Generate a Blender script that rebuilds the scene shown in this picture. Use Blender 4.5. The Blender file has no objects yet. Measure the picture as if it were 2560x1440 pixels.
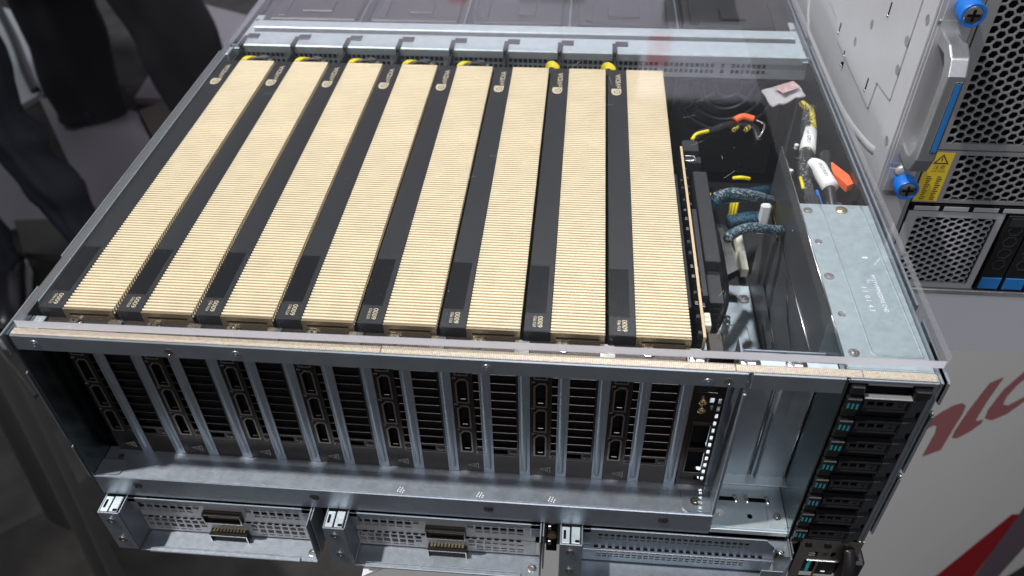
import bpy, bmesh, math, random
from mathutils import Vector, Matrix, noise
random.seed(7)
R = math.radians
SC = bpy.context.scene
COL = SC.collection
S = 0.001                      # everything below is written in millimetres

# ------------------------------------------------------------------ camera, world, lamps, exposure
cam = bpy.data.cameras.new("camera"); cam_o = bpy.data.objects.new("camera", cam); COL.objects.link(cam_o)
cam_o.location = (0.27012, -0.25411, 0.27584); cam_o.rotation_euler = (0.83675, 0.01623, 0.08560)
cam.sensor_width = 36; cam.lens = 28.66; cam.clip_start = 0.01; cam.clip_end = 60
cam.dof.use_dof = True; cam.dof.focus_distance = 0.445; cam.dof.aperture_fstop = 11
SC.camera = cam_o
w = bpy.data.worlds.new("World"); SC.world = w; w.use_nodes = True
w.node_tree.nodes["Background"].inputs[0].default_value = (0.66, 0.69, 0.78, 1)
w.node_tree.nodes["Background"].inputs[1].default_value = 0.17
SC.view_settings.view_transform = 'Standard'; SC.view_settings.look = 'None'
SC.view_settings.exposure = 0.0; SC.view_settings.gamma = 1.0

def spot(name, loc, target, power, size, angle, col, blend=0.4):
    l = bpy.data.lights.new(name, 'SPOT'); l.energy = power; l.shadow_soft_size = size
    l.spot_size = R(angle); l.spot_blend = blend; l.color = col
    o = bpy.data.objects.new(name, l); COL.objects.link(o); o.location = loc
    o.rotation_euler = (Vector(target) - Vector(loc)).to_track_quat('-Z', 'Y').to_euler(); return o
def area(name, loc, target, power, sx, sy, col):
    l = bpy.data.lights.new(name, 'AREA'); l.energy = power; l.shape = 'RECTANGLE'; l.size = sx; l.size_y = sy; l.color = col
    o = bpy.data.objects.new(name, l); COL.objects.link(o); o.location = loc
    o.rotation_euler = (Vector(target) - Vector(loc)).to_track_quat('-Z', 'Y').to_euler(); return o
T0 = (0.22, 0.12, -0.05)
spot("spotlight", (-1.10, -0.30, 3.0), T0, 560, 0.055, 40, (1.0, 0.97, 0.93))
spot("spotlight", (0.50, 1.75, 3.2), T0, 300, 0.08, 50, (0.95, 0.97, 1.0))
area("ceiling_light", (-2.6, 1.0, 3.0), (0.2, 0.1, 0), 45, 1.6, 0.8, (0.92, 0.96, 1.0))
area("front_fill", (0.6, -3.0, 2.3), (0.3, 0, -0.1), 58, 2.2, 1.2, (0.95, 0.96, 1.0))  # added fill from the camera side, lifts front faces and plinth
spot("spotlight", (-0.5, 1.2, 3.4), (0.2, 4.2, 1.0), 1050, 0.1, 95, (0.95, 0.96, 1.0))  # added lamp, brightens the booth wall so the lid mirrors it

# ------------------------------------------------------------------ materials
MATS = {}
def mat(name, col, metal=0.0, rough=0.5, var=0.0, vscale=200, bump=0.0, bscale=400, rvar=0.0, coat=0.0, stretch=None, spec=None):
    m = bpy.data.materials.new(name); m.use_nodes = True; nt = m.node_tree; b = nt.nodes["Principled BSDF"]
    b.inputs["Base Color"].default_value = (*col, 1); b.inputs["Metallic"].default_value = metal
    b.inputs["Roughness"].default_value = rough
    if coat: b.inputs["Coat Weight"].default_value = coat
    if spec is not None: b.inputs["Specular IOR Level"].default_value = spec
    tc = nt.nodes.new("ShaderNodeTexCoord"); mp = nt.nodes.new("ShaderNodeMapping")
    nt.links.new(tc.outputs["Object"], mp.inputs[0])
    if stretch: mp.inputs["Scale"].default_value = stretch
    if var or rvar:
        n = nt.nodes.new("ShaderNodeTexNoise"); n.inputs["Scale"].default_value = vscale; n.inputs["Detail"].default_value = 5
        nt.links.new(mp.outputs[0], n.inputs["Vector"])
        if var:
            r = nt.nodes.new("ShaderNodeValToRGB"); r.color_ramp.elements[0].position = 0.3; r.color_ramp.elements[1].position = 0.7
            r.color_ramp.elements[0].color = (*[c * (1 - var) for c in col], 1)
            r.color_ramp.elements[1].color = (*[min(1, c * (1 + var)) for c in col], 1)
            nt.links.new(n.outputs["Fac"], r.inputs[0]); nt.links.new(r.outputs[0], b.inputs["Base Color"])
        if rvar:
            mr = nt.nodes.new("ShaderNodeMapRange"); mr.inputs["To Min"].default_value = max(0.03, rough - rvar); mr.inputs["To Max"].default_value = rough + rvar
            nt.links.new(n.outputs["Fac"], mr.inputs[0]); nt.links.new(mr.outputs[0], b.inputs["Roughness"])
    if bump:
        n2 = nt.nodes.new("ShaderNodeTexNoise"); n2.inputs["Scale"].default_value = bscale; n2.inputs["Detail"].default_value = 3
        nt.links.new(mp.outputs[0], n2.inputs["Vector"])
        bp = nt.nodes.new("ShaderNodeBump"); bp.inputs["Strength"].default_value = bump; bp.inputs["Distance"].default_value = 0.0003
        nt.links.new(n2.outputs["Fac"], bp.inputs["Height"]); nt.links.new(bp.outputs[0], b.inputs["Normal"])
    MATS[name] = m; return m
ZINC = mat("galvanised_steel", (0.50, 0.565, 0.60), 0.62, 0.42, 0.07, 160, 0.10, 900, 0.07)
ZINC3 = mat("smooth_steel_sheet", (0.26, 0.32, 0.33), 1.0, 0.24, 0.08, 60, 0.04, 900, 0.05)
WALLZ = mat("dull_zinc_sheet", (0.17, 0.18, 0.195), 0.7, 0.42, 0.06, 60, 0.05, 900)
LEDGE = mat("spangled_zinc_ledge", (0.36, 0.40, 0.455), 0.9, 0.42, 0.07, 260, 0.28, 1100, 0.05)
COVER = mat("galvanised_cover_sheet", (0.31, 0.365, 0.385), 0.45, 0.5, 0.09, 240, 0.12, 1400, 0.05)
ZINC2 = mat("galvanised_steel_satin", (0.30, 0.335, 0.375), 0.8, 0.40, 0.06, 90, 0.06, 1200, 0.05)
STEEL = mat("plain_bright_steel", (0.66, 0.64, 0.60), 1.0, 0.22, 0.05, 150, 0.03, 600, 0.06)
CHROME = mat("polished_screw_steel", (0.75, 0.74, 0.72), 1.0, 0.16)
BRASS = mat("yellow_zinc", (0.72, 0.60, 0.36), 1.0, 0.24)
GOLD = mat("gold_anodised_fins", (0.82, 0.71, 0.505), 0.25, 0.45, 0.05, 60, 0.0, 400, 0.05)
GOLDD = mat("gold_end_plate", (0.36, 0.28, 0.17), 0.75, 0.40, 0.08, 100)
BLACK = mat("black_card_shroud", (0.013, 0.0135, 0.0155), 0.0, 0.42, 0.08, 300, 0.25, 2600, 0.04)
BLACKG = mat("black_label_film", (0.005, 0.005, 0.006), 0.0, 0.28, 0.1, 500, 0.12, 3000)
PLAST = mat("black_plastic", (0.009, 0.009, 0.010), 0.0, 0.38, 0.1, 200, 0.15, 1500)
PLAST2 = mat("dark_grey_plastic", (0.024, 0.025, 0.028), 0.0, 0.40, 0.1, 200, 0.2, 1500)
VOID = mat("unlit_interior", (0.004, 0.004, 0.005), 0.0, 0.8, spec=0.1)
INNER = mat("dark_inner_floor", (0.02, 0.021, 0.024), 0.3, 0.5, 0.2, 60)
NICKEL = mat("black_nickel_bracket", (0.055, 0.046, 0.041), 0.9, 0.30, 0.06, 120, 0.03, 900, 0.05)
NICKEL2 = mat("dark_nickel_flange", (0.085, 0.075, 0.068), 0.9, 0.42, 0.25, 900, 0.6, 1300)
NICKL = mat("nickel_port_edge", (0.14, 0.12, 0.11), 1.0, 0.28)
PRINTG = mat("gold_print", (0.72, 0.63, 0.45), 0.4, 0.4)
PORTR = mat("port_rim_nickel", (0.27, 0.235, 0.21), 0.9, 0.34)
ENGR = mat("laser_engraving", (0.22, 0.21, 0.20), 0.2, 0.5)
STAMP = mat("stamped_marks", (0.78, 0.82, 0.82), 0.2, 0.55, 0.3, 1500)
TEAL = mat("teal_latch_mark", (0.02, 0.22, 0.26), 0.0, 0.4)
TEAL2 = mat("teal_usb_tongue", (0.02, 0.38, 0.40), 0.0, 0.4)
YEL = mat("yellow_wire", (0.80, 0.66, 0.02), 0.0, 0.38)
WIREB = mat("black_wire", (0.02, 0.02, 0.022), 0.0, 0.38)
ORNG = mat("orange_tab", (0.85, 0.13, 0.03), 0.0, 0.42)
WHITE = mat("white_label", (0.74, 0.74, 0.72), 0.0, 0.45)
CREAM = mat("cream_connector", (0.72, 0.70, 0.58), 0.0, 0.45)
PCB = mat("tan_board_edge", (0.62, 0.46, 0.28), 0.0, 0.5, 0.1, 300)
PCBB = mat("black_board_face", (0.012, 0.016, 0.014), 0.0, 0.35)
CYAN = mat("cyan_component", (0.05, 0.42, 0.60), 0.0, 0.4)
BLUE = mat("blue_plastic", (0.01, 0.13, 0.50), 0.0, 0.35, 0.05, 200)
BLUED = mat("blue_inlay", (0.02, 0.15, 0.42), 0.0, 0.35)
SILV = mat("silver_painted_panel", (0.50, 0.51, 0.54), 0.2, 0.42, 0.03, 30, 0.05, 900)
SILVB = mat("silver_front_ear", (0.46, 0.46, 0.48), 0.35, 0.40, 0.03, 60)
GREYM = mat("grey_mesh_bezel", (0.33, 0.33, 0.335), 0.5, 0.42, 0.05, 120, 0.05, 800)
HANDLE = mat("brushed_handle", (0.55, 0.56, 0.58), 0.85, 0.30, 0.05, 500, 0.2, 2500)
YLAB = mat("yellow_warning_label", (0.62, 0.44, 0.03), 0.0, 0.45)
INK = mat("black_ink", (0.03, 0.028, 0.02), 0.0, 0.5)
PLINTH = mat("grey_plinth_laminate", (0.80, 0.78, 0.74), 0.0, 0.5, 0.02, 5, 0.0)
PLINTHT = mat("white_plinth_top", (0.62, 0.61, 0.66), 0.0, 0.4, 0.02, 8)
PRED = mat("printed_red", (0.42, 0.15, 0.155), 0.0, 0.45)
PREDD = mat("printed_dark_red", (0.36, 0.010, 0.015), 0.0, 0.45)
PMAUVE = mat("printed_mauve", (0.16, 0.11, 0.14), 0.0, 0.5)
CARPET = mat("dark_mottled_carpet", (0.020, 0.018, 0.017), 0.0, 0.95, 0.45, 14, 0.3, 300)
TILE = mat("grey_stage_tile", (0.14, 0.128, 0.145), 0.0, 0.6, 0.06, 3)
TILEL = mat("pale_stage_tile", (0.34, 0.36, 0.38), 0.0, 0.6, 0.05, 3)
WOOD = mat("brown_floor_board", (0.060, 0.038, 0.026), 0.0, 0.6, 0.25, 6, stretch=(1, 0.2, 1))
CLOTHB = mat("black_drape_cloth", (0.007, 0.0065, 0.007), 0.0, 0.9, 0.2, 12, 0.4, 900)
TROUB = mat("black_trouser_cloth", (0.022, 0.021, 0.024), 0.0, 0.9, 0.15, 10, 0.3, 500)
TROUN = mat("navy_trouser_cloth", (0.007, 0.009, 0.019), 0.0, 0.75, 0.3, 14, 0.5, 120)
COAT = mat("dark_coat_cloth", (0.03, 0.03, 0.032), 0.0, 0.9, 0.15, 10)
SKIN = mat("skin", (0.55, 0.33, 0.24), 0.0, 0.5, 0.05, 20)
HAIR = mat("dark_hair", (0.015, 0.011, 0.009), 0.0, 0.6, 0.2, 80)
LEATH = mat("black_shoe_leather", (0.014, 0.014, 0.016), 0.0, 0.28)
SOLE = mat("white_shoe_sole", (0.50, 0.49, 0.46), 0.0, 0.6)
WALLM = mat("lilac_grey_booth_wall", (0.42, 0.40, 0.46), 0.0, 0.6, 0.04, 2)
BANR = mat("red_banner_fabric", (0.40, 0.015, 0.03), 0.0, 0.6)

def tape_mat():      # woven conductive fabric
    m = mat("woven_conductive_fabric", (0.60, 0.52, 0.42), 0.35, 0.42); nt = m.node_tree; b = nt.nodes["Principled BSDF"]
    tc = nt.nodes.new("ShaderNodeTexCoord"); mp = nt.nodes.new("ShaderNodeMapping"); mp.inputs["Rotation"].default_value = (0, 0, R(45))
    nt.links.new(tc.outputs["Object"], mp.inputs[0])
    c = nt.nodes.new("ShaderNodeTexChecker"); c.inputs["Scale"].default_value = 1700
    c.inputs["Color1"].default_value = (0.56, 0.50, 0.41, 1); c.inputs["Color2"].default_value = (0.26, 0.21, 0.165, 1)
    n = nt.nodes.new("ShaderNodeTexNoise"); n.inputs["Scale"].default_value = 900; n.inputs["Detail"].default_value = 4
    nt.links.new(mp.outputs[0], c.inputs["Vector"]); nt.links.new(tc.outputs["Object"], n.inputs["Vector"])
    mx = nt.nodes.new("ShaderNodeMix"); mx.data_type = 'RGBA'; mx.blend_type = 'OVERLAY'; mx.inputs[0].default_value = 0.7
    nt.links.new(c.outputs[0], mx.inputs[6]); nt.links.new(n.outputs["Color"], mx.inputs[7]); nt.links.new(mx.outputs[2], b.inputs["Base Color"])
    bp = nt.nodes.new("ShaderNodeBump"); bp.inputs["Strength"].default_value = 0.6; bp.inputs["Distance"].default_value = 0.0002
    nt.links.new(c.outputs[1], bp.inputs["Height"]); nt.links.new(bp.outputs[0], b.inputs["Normal"]); return m
TAPE = tape_mat()
def braid_mat(name, a, c2, thr):
    m = mat(name, a, 0.0, 0.35); nt = m.node_tree; b = nt.nodes["Principled BSDF"]
    tc = nt.nodes.new("ShaderNodeTexCoord"); v = nt.nodes.new("ShaderNodeTexVoronoi"); v.inputs["Scale"].default_value = 1300
    nt.links.new(tc.outputs["Object"], v.inputs["Vector"])
    r = nt.nodes.new("ShaderNodeValToRGB"); r.color_ramp.interpolation = 'CONSTANT'
    r.color_ramp.elements[0].color = (*a, 1); r.color_ramp.elements[1].position = thr; r.color_ramp.elements[1].color = (*c2, 1)
    sp = nt.nodes.new("ShaderNodeSeparateColor"); nt.links.new(v.outputs["Color"], sp.inputs[0])
    nt.links.new(sp.outputs[0], r.inputs[0]); nt.links.new(r.outputs[0], b.inputs["Base Color"])
    bp = nt.nodes.new("ShaderNodeBump"); bp.inputs["Strength"].default_value = 0.8; bp.inputs["Distance"].default_value = 0.0006
    nt.links.new(v.outputs["Distance"], bp.inputs["Height"]); nt.links.new(bp.outputs[0], b.inputs["Normal"]); return m
BRAIDK = braid_mat("black_braid", (0.014, 0.014, 0.016), (0.30, 0.30, 0.30), 0.86)
BRAIDB = braid_mat("blue_and_black_braid", (0.012, 0.016, 0.02), (0.02, 0.12, 0.20), 0.50)
BRAIDW = braid_mat("silver_and_blue_braid", (0.02, 0.07, 0.10), (0.35, 0.37, 0.39), 0.68)
BRAIDY = braid_mat("yellow_flecked_braid", (0.02, 0.02, 0.02), (0.65, 0.52, 0.05), 0.45)

def clear_mat(name, tint, edge):
    m = bpy.data.materials.new(name); m.use_nodes = True; nt = m.node_tree; nt.nodes.remove(nt.nodes["Principled BSDF"])
    out = nt.nodes["Material Output"]; tr = nt.nodes.new("ShaderNodeBsdfTransparent"); tr.inputs[0].default_value = (*tint, 1)
    gl = nt.nodes.new("ShaderNodeBsdfGlossy"); gl.inputs["Roughness"].default_value = 0.04
    fr = nt.nodes.new("ShaderNodeFresnel"); fr.inputs[0].default_value = 1.49
    ge = nt.nodes.new("ShaderNodeNewGeometry"); ma = nt.nodes.new("ShaderNodeMath"); ma.operation = 'MULTIPLY_ADD'; ma.inputs[1].default_value = -1.6; ma.inputs[2].default_value = 1.6
    nt.links.new(ge.outputs["Backfacing"], ma.inputs[0]); mm = nt.nodes.new("ShaderNodeMath"); mm.operation = 'MULTIPLY'; mm.use_clamp = True
    nt.links.new(ma.outputs[0], mm.inputs[0]); nt.links.new(fr.outputs[0], mm.inputs[1])     # entering face only, both faces' reflection together
    mx = nt.nodes.new("ShaderNodeMixShader"); nt.links.new(mm.outputs[0], mx.inputs[0]); nt.links.new(tr.outputs[0], mx.inputs[1]); nt.links.new(gl.outputs[0], mx.inputs[2])
    if edge:
        df = nt.nodes.new("ShaderNodeBsdfDiffuse"); df.inputs[0].default_value = (0.95, 0.93, 0.98, 1)
        tl = nt.nodes.new("ShaderNodeBsdfTranslucent"); tl.inputs[0].default_value = (0.88, 0.86, 0.92, 1)
        a = nt.nodes.new("ShaderNodeMixShader"); a.inputs[0].default_value = 0.5; nt.links.new(df.outputs[0], a.inputs[1]); nt.links.new(tl.outputs[0], a.inputs[2])
        m2 = nt.nodes.new("ShaderNodeMixShader"); m2.inputs[0].default_value = edge; nt.links.new(mx.outputs[0], m2.inputs[1]); nt.links.new(a.outputs[0], m2.inputs[2])
        mx = m2
    else:            # faint dust and hairline scratches on the face
        tc = nt.nodes.new("ShaderNodeTexCoord"); n = nt.nodes.new("ShaderNodeTexNoise"); n.inputs["Scale"].default_value = 700; n.inputs["Detail"].default_value = 2
        nt.links.new(tc.outputs["Object"], n.inputs["Vector"]); r = nt.nodes.new("ShaderNodeValToRGB")
        r.color_ramp.elements[0].position = 0.765; r.color_ramp.elements[1].position = 0.80; r.color_ramp.elements[1].color = (0.5, 0.5, 0.5, 1)
        nt.links.new(n.outputs["Fac"], r.inputs[0]); df = nt.nodes.new("ShaderNodeBsdfDiffuse"); df.inputs[0].default_value = (0.7, 0.7, 0.7, 1)
        m2 = nt.nodes.new("ShaderNodeMixShader"); nt.links.new(r.outputs[0], m2.inputs[0]); nt.links.new(mx.outputs[0], m2.inputs[1]); nt.links.new(df.outputs[0], m2.inputs[2]); mx = m2
    nt.links.new(mx.outputs[0], out.inputs[0]); return m
ACRYL = clear_mat("clear_acrylic", (0.955, 0.96, 0.965), False)
ACRYLE = clear_mat("sawn_acrylic_edge", (0.8, 0.8, 0.82), 0.97)
ACRYLP = clear_mat("polished_acrylic_edge", (0.8, 0.8, 0.82), 0.35)
SMUDGE = mat("smudge", (0.6, 0.6, 0.62), 0, 0.6)

# ------------------------------------------------------------------ mesh helpers
ORG = {}
def V(*a): return Vector(a)
class M:
    def __init__(s): s.v = []; s.f = []; s.mi = []; s.cm = 0
    def add(s, vs, fs):
        n = len(s.v); s.v += [tuple(p) for p in vs]; s.f += [tuple(i + n for i in f) for f in fs]; s.mi += [s.cm] * len(fs); return s
    def box(s, x0, x1, y0, y1, z0, z1, c=0.0):
        x0, x1 = min(x0, x1), max(x0, x1); y0, y1 = min(y0, y1), max(y0, y1); z0, z1 = min(z0, z1), max(z0, z1)
        if c <= 0:
            v = [(x, y, z) for z in (z0, z1) for y in (y0, y1) for x in (x0, x1)]
            return s.add(v, [(0, 2, 3, 1), (4, 5, 7, 6), (0, 1, 5, 4), (2, 6, 7, 3), (0, 4, 6, 2), (1, 3, 7, 5)])
        bm = bmesh.new(); bmesh.ops.create_cube(bm, size=1.0)
        for p in bm.verts: p.co = Vector(((x0 + x1) / 2 + p.co.x * (x1 - x0), (y0 + y1) / 2 + p.co.y * (y1 - y0), (z0 + z1) / 2 + p.co.z * (z1 - z0)))
        c = min(c, 0.45 * min(x1 - x0, y1 - y0, z1 - z0))
        bmesh.ops.bevel(bm, geom=bm.edges[:], offset=c, segments=1, affect='EDGES')
        bm.verts.index_update(); s.add([p.co for p in bm.verts], [[q.index for q in f.verts] for f in bm.faces]); bm.free(); return s
    def rbox(s, o, u, v, n, a0, a1, b0, b1, c0, c1, ch=0.0):     # box in a local frame
        t = M(); t.box(a0, a1, b0, b1, c0, c1, ch); s.add([o + u * p[0] + v * p[1] + n * p[2] for p in t.v], t.f); return s
    def prism(s, pts, o, u, v, n, c0, c1):
        k = len(pts); a = [o + u * p[0] + v * p[1] + n * c0 for p in pts]; b = [o + u * p[0] + v * p[1] + n * c1 for p in pts]
        return s.add(a + b, [tuple(range(k - 1, -1, -1)), tuple(range(k, 2 * k))] + [(i, (i + 1) % k, k + (i + 1) % k, k + i) for i in range(k)])
    def ring(s, outer, inner, o, u, v, n, c0, c1):
        k = len(outer); P = lambda q, c: o + u * q[0] + v * q[1] + n * c
        vs = [P(q, c1) for q in outer] + [P(q, c1) for q in inner] + [P(q, c0) for q in outer] + [P(q, c0) for q in inner]; fs = []
        for i in range(k):
            j = (i + 1) % k
            fs += [(i, j, k + j, k + i), (k + i, k + j, 3 * k + j, 3 * k + i), (j, i, 2 * k + i, 2 * k + j), (2 * k + j, 2 * k + i, 3 * k + i, 3 * k + j)]
        return s.add(vs, fs)
    def plate(s, o, u, v, n, a0, a1, b0, b1, c0, c1, holes):     # plate with rectangular holes
        A = sorted({a0, a1} | {q for h in holes for q in h[:2] if a0 < q < a1}); B = sorted({b0, b1} | {q for h in holes for q in h[2:] if b0 < q < b1})
        na, nb = len(A) - 1, len(B) - 1; solid = [[True] * nb for _ in range(na)]
        ia = {q: i for i, q in enumerate(A)}; ib = {q: i for i, q in enumerate(B)}
        for h in holes:
            for i in range(ia.get(h[0], 0), ia.get(h[1], na)):
                for j in range(ib.get(h[2], 0), ib.get(h[3], nb)): solid[i][j] = False
        vi = {}; vs = []; fs = []
        def g(i, j, k):
            if (i, j, k) not in vi: vi[(i, j, k)] = len(vs); vs.append(o + u * A[i] + v * B[j] + n * (c1 if k else c0))
            return vi[(i, j, k)]
        sol = lambda i, j: 0 <= i < na and 0 <= j < nb and solid[i][j]
        for i in range(na):
            for j in range(nb):
                if not solid[i][j]: continue
                fs.append((g(i, j, 1), g(i + 1, j, 1), g(i + 1, j + 1, 1), g(i, j + 1, 1))); fs.append((g(i, j, 0), g(i, j + 1, 0), g(i + 1, j + 1, 0), g(i + 1, j, 0)))
                if not sol(i - 1, j): fs.append((g(i, j, 0), g(i, j, 1), g(i, j + 1, 1), g(i, j + 1, 0)))
                if not sol(i + 1, j): fs.append((g(i + 1, j, 1), g(i + 1, j, 0), g(i + 1, j + 1, 0), g(i + 1, j + 1, 1)))
                if not sol(i, j - 1): fs.append((g(i, j, 1), g(i, j, 0), g(i + 1, j, 0), g(i + 1, j, 1)))
                if not sol(i, j + 1): fs.append((g(i, j + 1, 0), g(i, j + 1, 1), g(i + 1, j + 1, 1), g(i + 1, j + 1, 0)))
        return s.add(vs, fs)
    def lathe(s, o, u, v, n, prof, k=16, star=None):             # prof: (radius, height)
        vs = []; fs = []
        for j, (r, h) in enumerate(prof):
            for i in range(k):
                a = 2 * math.pi * i / k; rr = r
                if star and j in star and i % 2: rr = r * 0.62
                vs.append(o + u * (rr * math.cos(a)) + v * (rr * math.sin(a)) + n * h)
        for j in range(len(prof) - 1):
            for i in range(k):
                i2 = (i + 1) % k; fs.append((j * k + i, j * k + i2, (j + 1) * k + i2, (j + 1) * k + i))
        fs.append(tuple(range(k - 1, -1, -1))); fs.append(tuple(range((len(prof) - 1) * k, len(prof) * k)))
        return s.add(vs, fs)
    def tube(s, path, r, k=8, flat=1.0, rs=None):
        path = [Vector(p) for p in path]; vs = []; fs = []; m = len(path); up = None
        for j, p in enumerate(path):
            t = (path[min(j + 1, m - 1)] - path[max(j - 1, 0)]).normalized()
            if up is None: up = Vector((0, 0, 1)) if abs(t.z) < 0.9 else Vector((1, 0, 0))
            a = t.cross(up)
            if a.length < 1e-5: a = t.cross(Vector((0, 1, 0)))
            a.normalize(); b = a.cross(t).normalized(); up = b; q = rs[j] if rs else r
            for i in range(k):
                g = 2 * math.pi * i / k; vs.append(p + a * (q * math.cos(g)) + b * (q * flat * math.sin(g)))
        for j in range(m - 1):
            for i in range(k):
                i2 = (i + 1) % k; fs.append((j * k + i, j * k + i2, (j + 1) * k + i2, (j + 1) * k + i))
        fs.append(tuple(range(k - 1, -1, -1))); fs.append(tuple(range((m - 1) * k, m * k))); return s.add(vs, fs)
    def build(s, name, mt, parent=None, smooth=False, label=None, cat=None, group=None, kind=None, fix=True):
        me = bpy.data.meshes.new(name); org = ORG[parent.name] if parent is not None else V(0, 0, 0)
        me.from_pydata([((p[0] - org.x) * S, (p[1] - org.y) * S, (p[2] - org.z) * S) for p in s.v], [], s.f)
        for q in (mt if isinstance(mt, (list, tuple)) else [mt]): me.materials.append(q)
        if isinstance(mt, (list, tuple)): me.polygons.foreach_set("material_index", s.mi)
        if fix:
            bm = bmesh.new(); bm.from_mesh(me); bmesh.ops.recalc_face_normals(bm, faces=bm.faces[:]); bm.to_mesh(me); bm.free()
        if smooth: me.polygons.foreach_set("use_smooth", [True] * len(me.polygons)); 
        if smooth == 'auto': me.set_sharp_from_angle(angle=R(40))
        me.update(); o = bpy.data.objects.new(name, me); COL.objects.link(o)
        if parent is not None: o.parent = parent; ORG[o.name] = org
        else: ORG[o.name] = V(0, 0, 0)
        if label: o["label"] = label
        if cat: o["category"] = cat
        if group: o["group"] = group
        if kind: o["kind"] = kind
        return o
def smooth_path(pts, n=6):
    pts = [Vector(p) for p in pts]; out = []
    for i in range(len(pts) - 1):
        p0 = pts[max(i - 1, 0)]; p1 = pts[i]; p2 = pts[i + 1]; p3 = pts[min(i + 2, len(pts) - 1)]
        for k in range(n):
            t = k / n; out.append(0.5 * ((2 * p1) + (p2 - p0) * t + (2 * p0 - 5 * p1 + 4 * p2 - p3) * t * t + (3 * p1 - p0 - 3 * p2 + p3) * t ** 3))
    out.append(pts[-1]); return out
def thing(name, loc, label, cat, group=None):
    o = bpy.data.objects.new(name, None); COL.objects.link(o); o.empty_display_size = 0.01
    o.location = Vector(loc) * S; ORG[o.name] = V(*loc); o["label"] = label; o["category"] = cat
    if group: o["group"] = group
    return o
def dup(root, off, label=None):
    r = root.copy(); COL.objects.link(r); r.location = root.location + Vector(off) * S; ORG[r.name] = ORG[root.name] + Vector(off)
    if label: r["label"] = label
    for ch in list(root.children):
        c = ch.copy(); COL.objects.link(c); c.parent = r
        for g in ch.children:
            d = g.copy(); COL.objects.link(d); d.parent = c
    return r
X, Y, Z = V(1, 0, 0), V(0, 1, 0), V(0, 0, 1); O = V(0, 0, 0)
def letters(txt, wmm, hmm, o, u, v, n, name, mt, parent, c=0.06, bold=0.0, shear=0.0):
    cu = bpy.data.curves.new(name, 'FONT'); cu.body = txt; cu.size = 1; cu.offset = bold; cu.shear = shear; cu.resolution_u = 3; cu.space_line = 0.8
    ob = bpy.data.objects.new(name, cu); COL.objects.link(ob); bpy.context.view_layer.update()
    me = bpy.data.meshes.new_from_object(ob.evaluated_get(bpy.context.evaluated_depsgraph_get()))
    xs = [p.co.x for p in me.vertices]; ys = [p.co.y for p in me.vertices]; x0, x1, y0, y1 = min(xs), max(xs), min(ys), max(ys)
    t = M(); fs = [tuple(f.vertices) for f in me.polygons]
    t.add([o + u * ((p.co.x - x0) / (x1 - x0) * wmm) + v * ((p.co.y - y0) / (y1 - y0) * hmm) + n * c for p in me.vertices], fs)
    bpy.data.objects.remove(ob); bpy.data.curves.remove(cu); bpy.data.meshes.remove(me)
    return t.build(name, mt, parent, fix=False)
def screw(o, u, v, n, r, mt, parent, h=1.4, washer=0, name="screw"):
    t = M()
    if washer: t.lathe(o, u, v, n, [(washer, 0), (washer, 0.5), (washer - 0.3, 0.6)], 20)
    t.lathe(o, u, v, n, [(r, 0), (r, h * 0.55), (r * 0.78, h), (r * 0.46, h), (r * 0.40, h * 0.35)], 16, star={3, 4})
    return t.build(name, mt, parent, smooth='auto')
def rivet(o, u, v, n, r, mt, parent, name="rivet"):
    t = M().lathe(o, u, v, n, [(r, 0), (r * 0.95, 0.25), (r * 0.62, 0.30), (r * 0.58, 0.10), (r * 0.36, 0.10), (r * 0.34, 0.55), (r * 0.15, 0.62)], 18)
    return t.build(name, mt, parent, smooth='auto')

# ================================================================== GPU server: chassis
srv = thing("rack_server", (217, 200, -175), "open galvanised steel rack server under a clear lid, filled with eight gold and black cards", "server")
FR = (X, Z, -Y)               # front-facing frame: u right, v up, n towards the viewer
def front(o): return (o, X, Z, -Y)

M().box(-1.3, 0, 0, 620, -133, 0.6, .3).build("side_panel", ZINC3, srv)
t = M()
for a, b in ((-13, 0.8), (-82, -27), (-116, -88)): t.box(-2.8, -1.9, -0.4, 24, a, b, .3)
t.build("side_flange", ZINC2, srv)
t = M()
for a, b in ((-2, 34), (58, 300), (312, 618)): t.box(-2.9, -2.0, a, b, -12, 1.4, .3)
t.build("side_rim", ZINC2, srv)
M().box(0.1, 1.0, 26, 300, -22, -1.6, .2).box(0.1, 3.2, 300, 312, -8, -1.4, .3).build("side_inner_lip", ZINC, srv)
t = M().box(434.4, 435.8, 0, 59, -133, 0.2, .3).box(434.4, 435.8, 59, 620, -133, 0.2, .3)
t.build("side_panel", ZINC2, srv, label="right-hand steel side panel")
t = M()
for a, b in ((-14, 0.9), (-66, -22), (-122, -71)): t.box(436.9, 438.1, -0.6, 26, a, b, .35)
for a, b in ((0, 40), (50, 330), (345, 618)): t.box(436.9, 438.3, a, b, -14, 1.2, .35)
t.build("side_flange", ZINC2, srv)
M().box(432.2, 434.3, 0.2, 1.4, -131, -1.4, .2).build("front_edge_strip", ZINC2, srv)
for zz in (-20.5, -69):
    M().box(435.9, 437.6, -.8, 1.5, zz - 1.4, zz + 1.2, .5).build("hook_tab", CHROME, srv)

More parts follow.
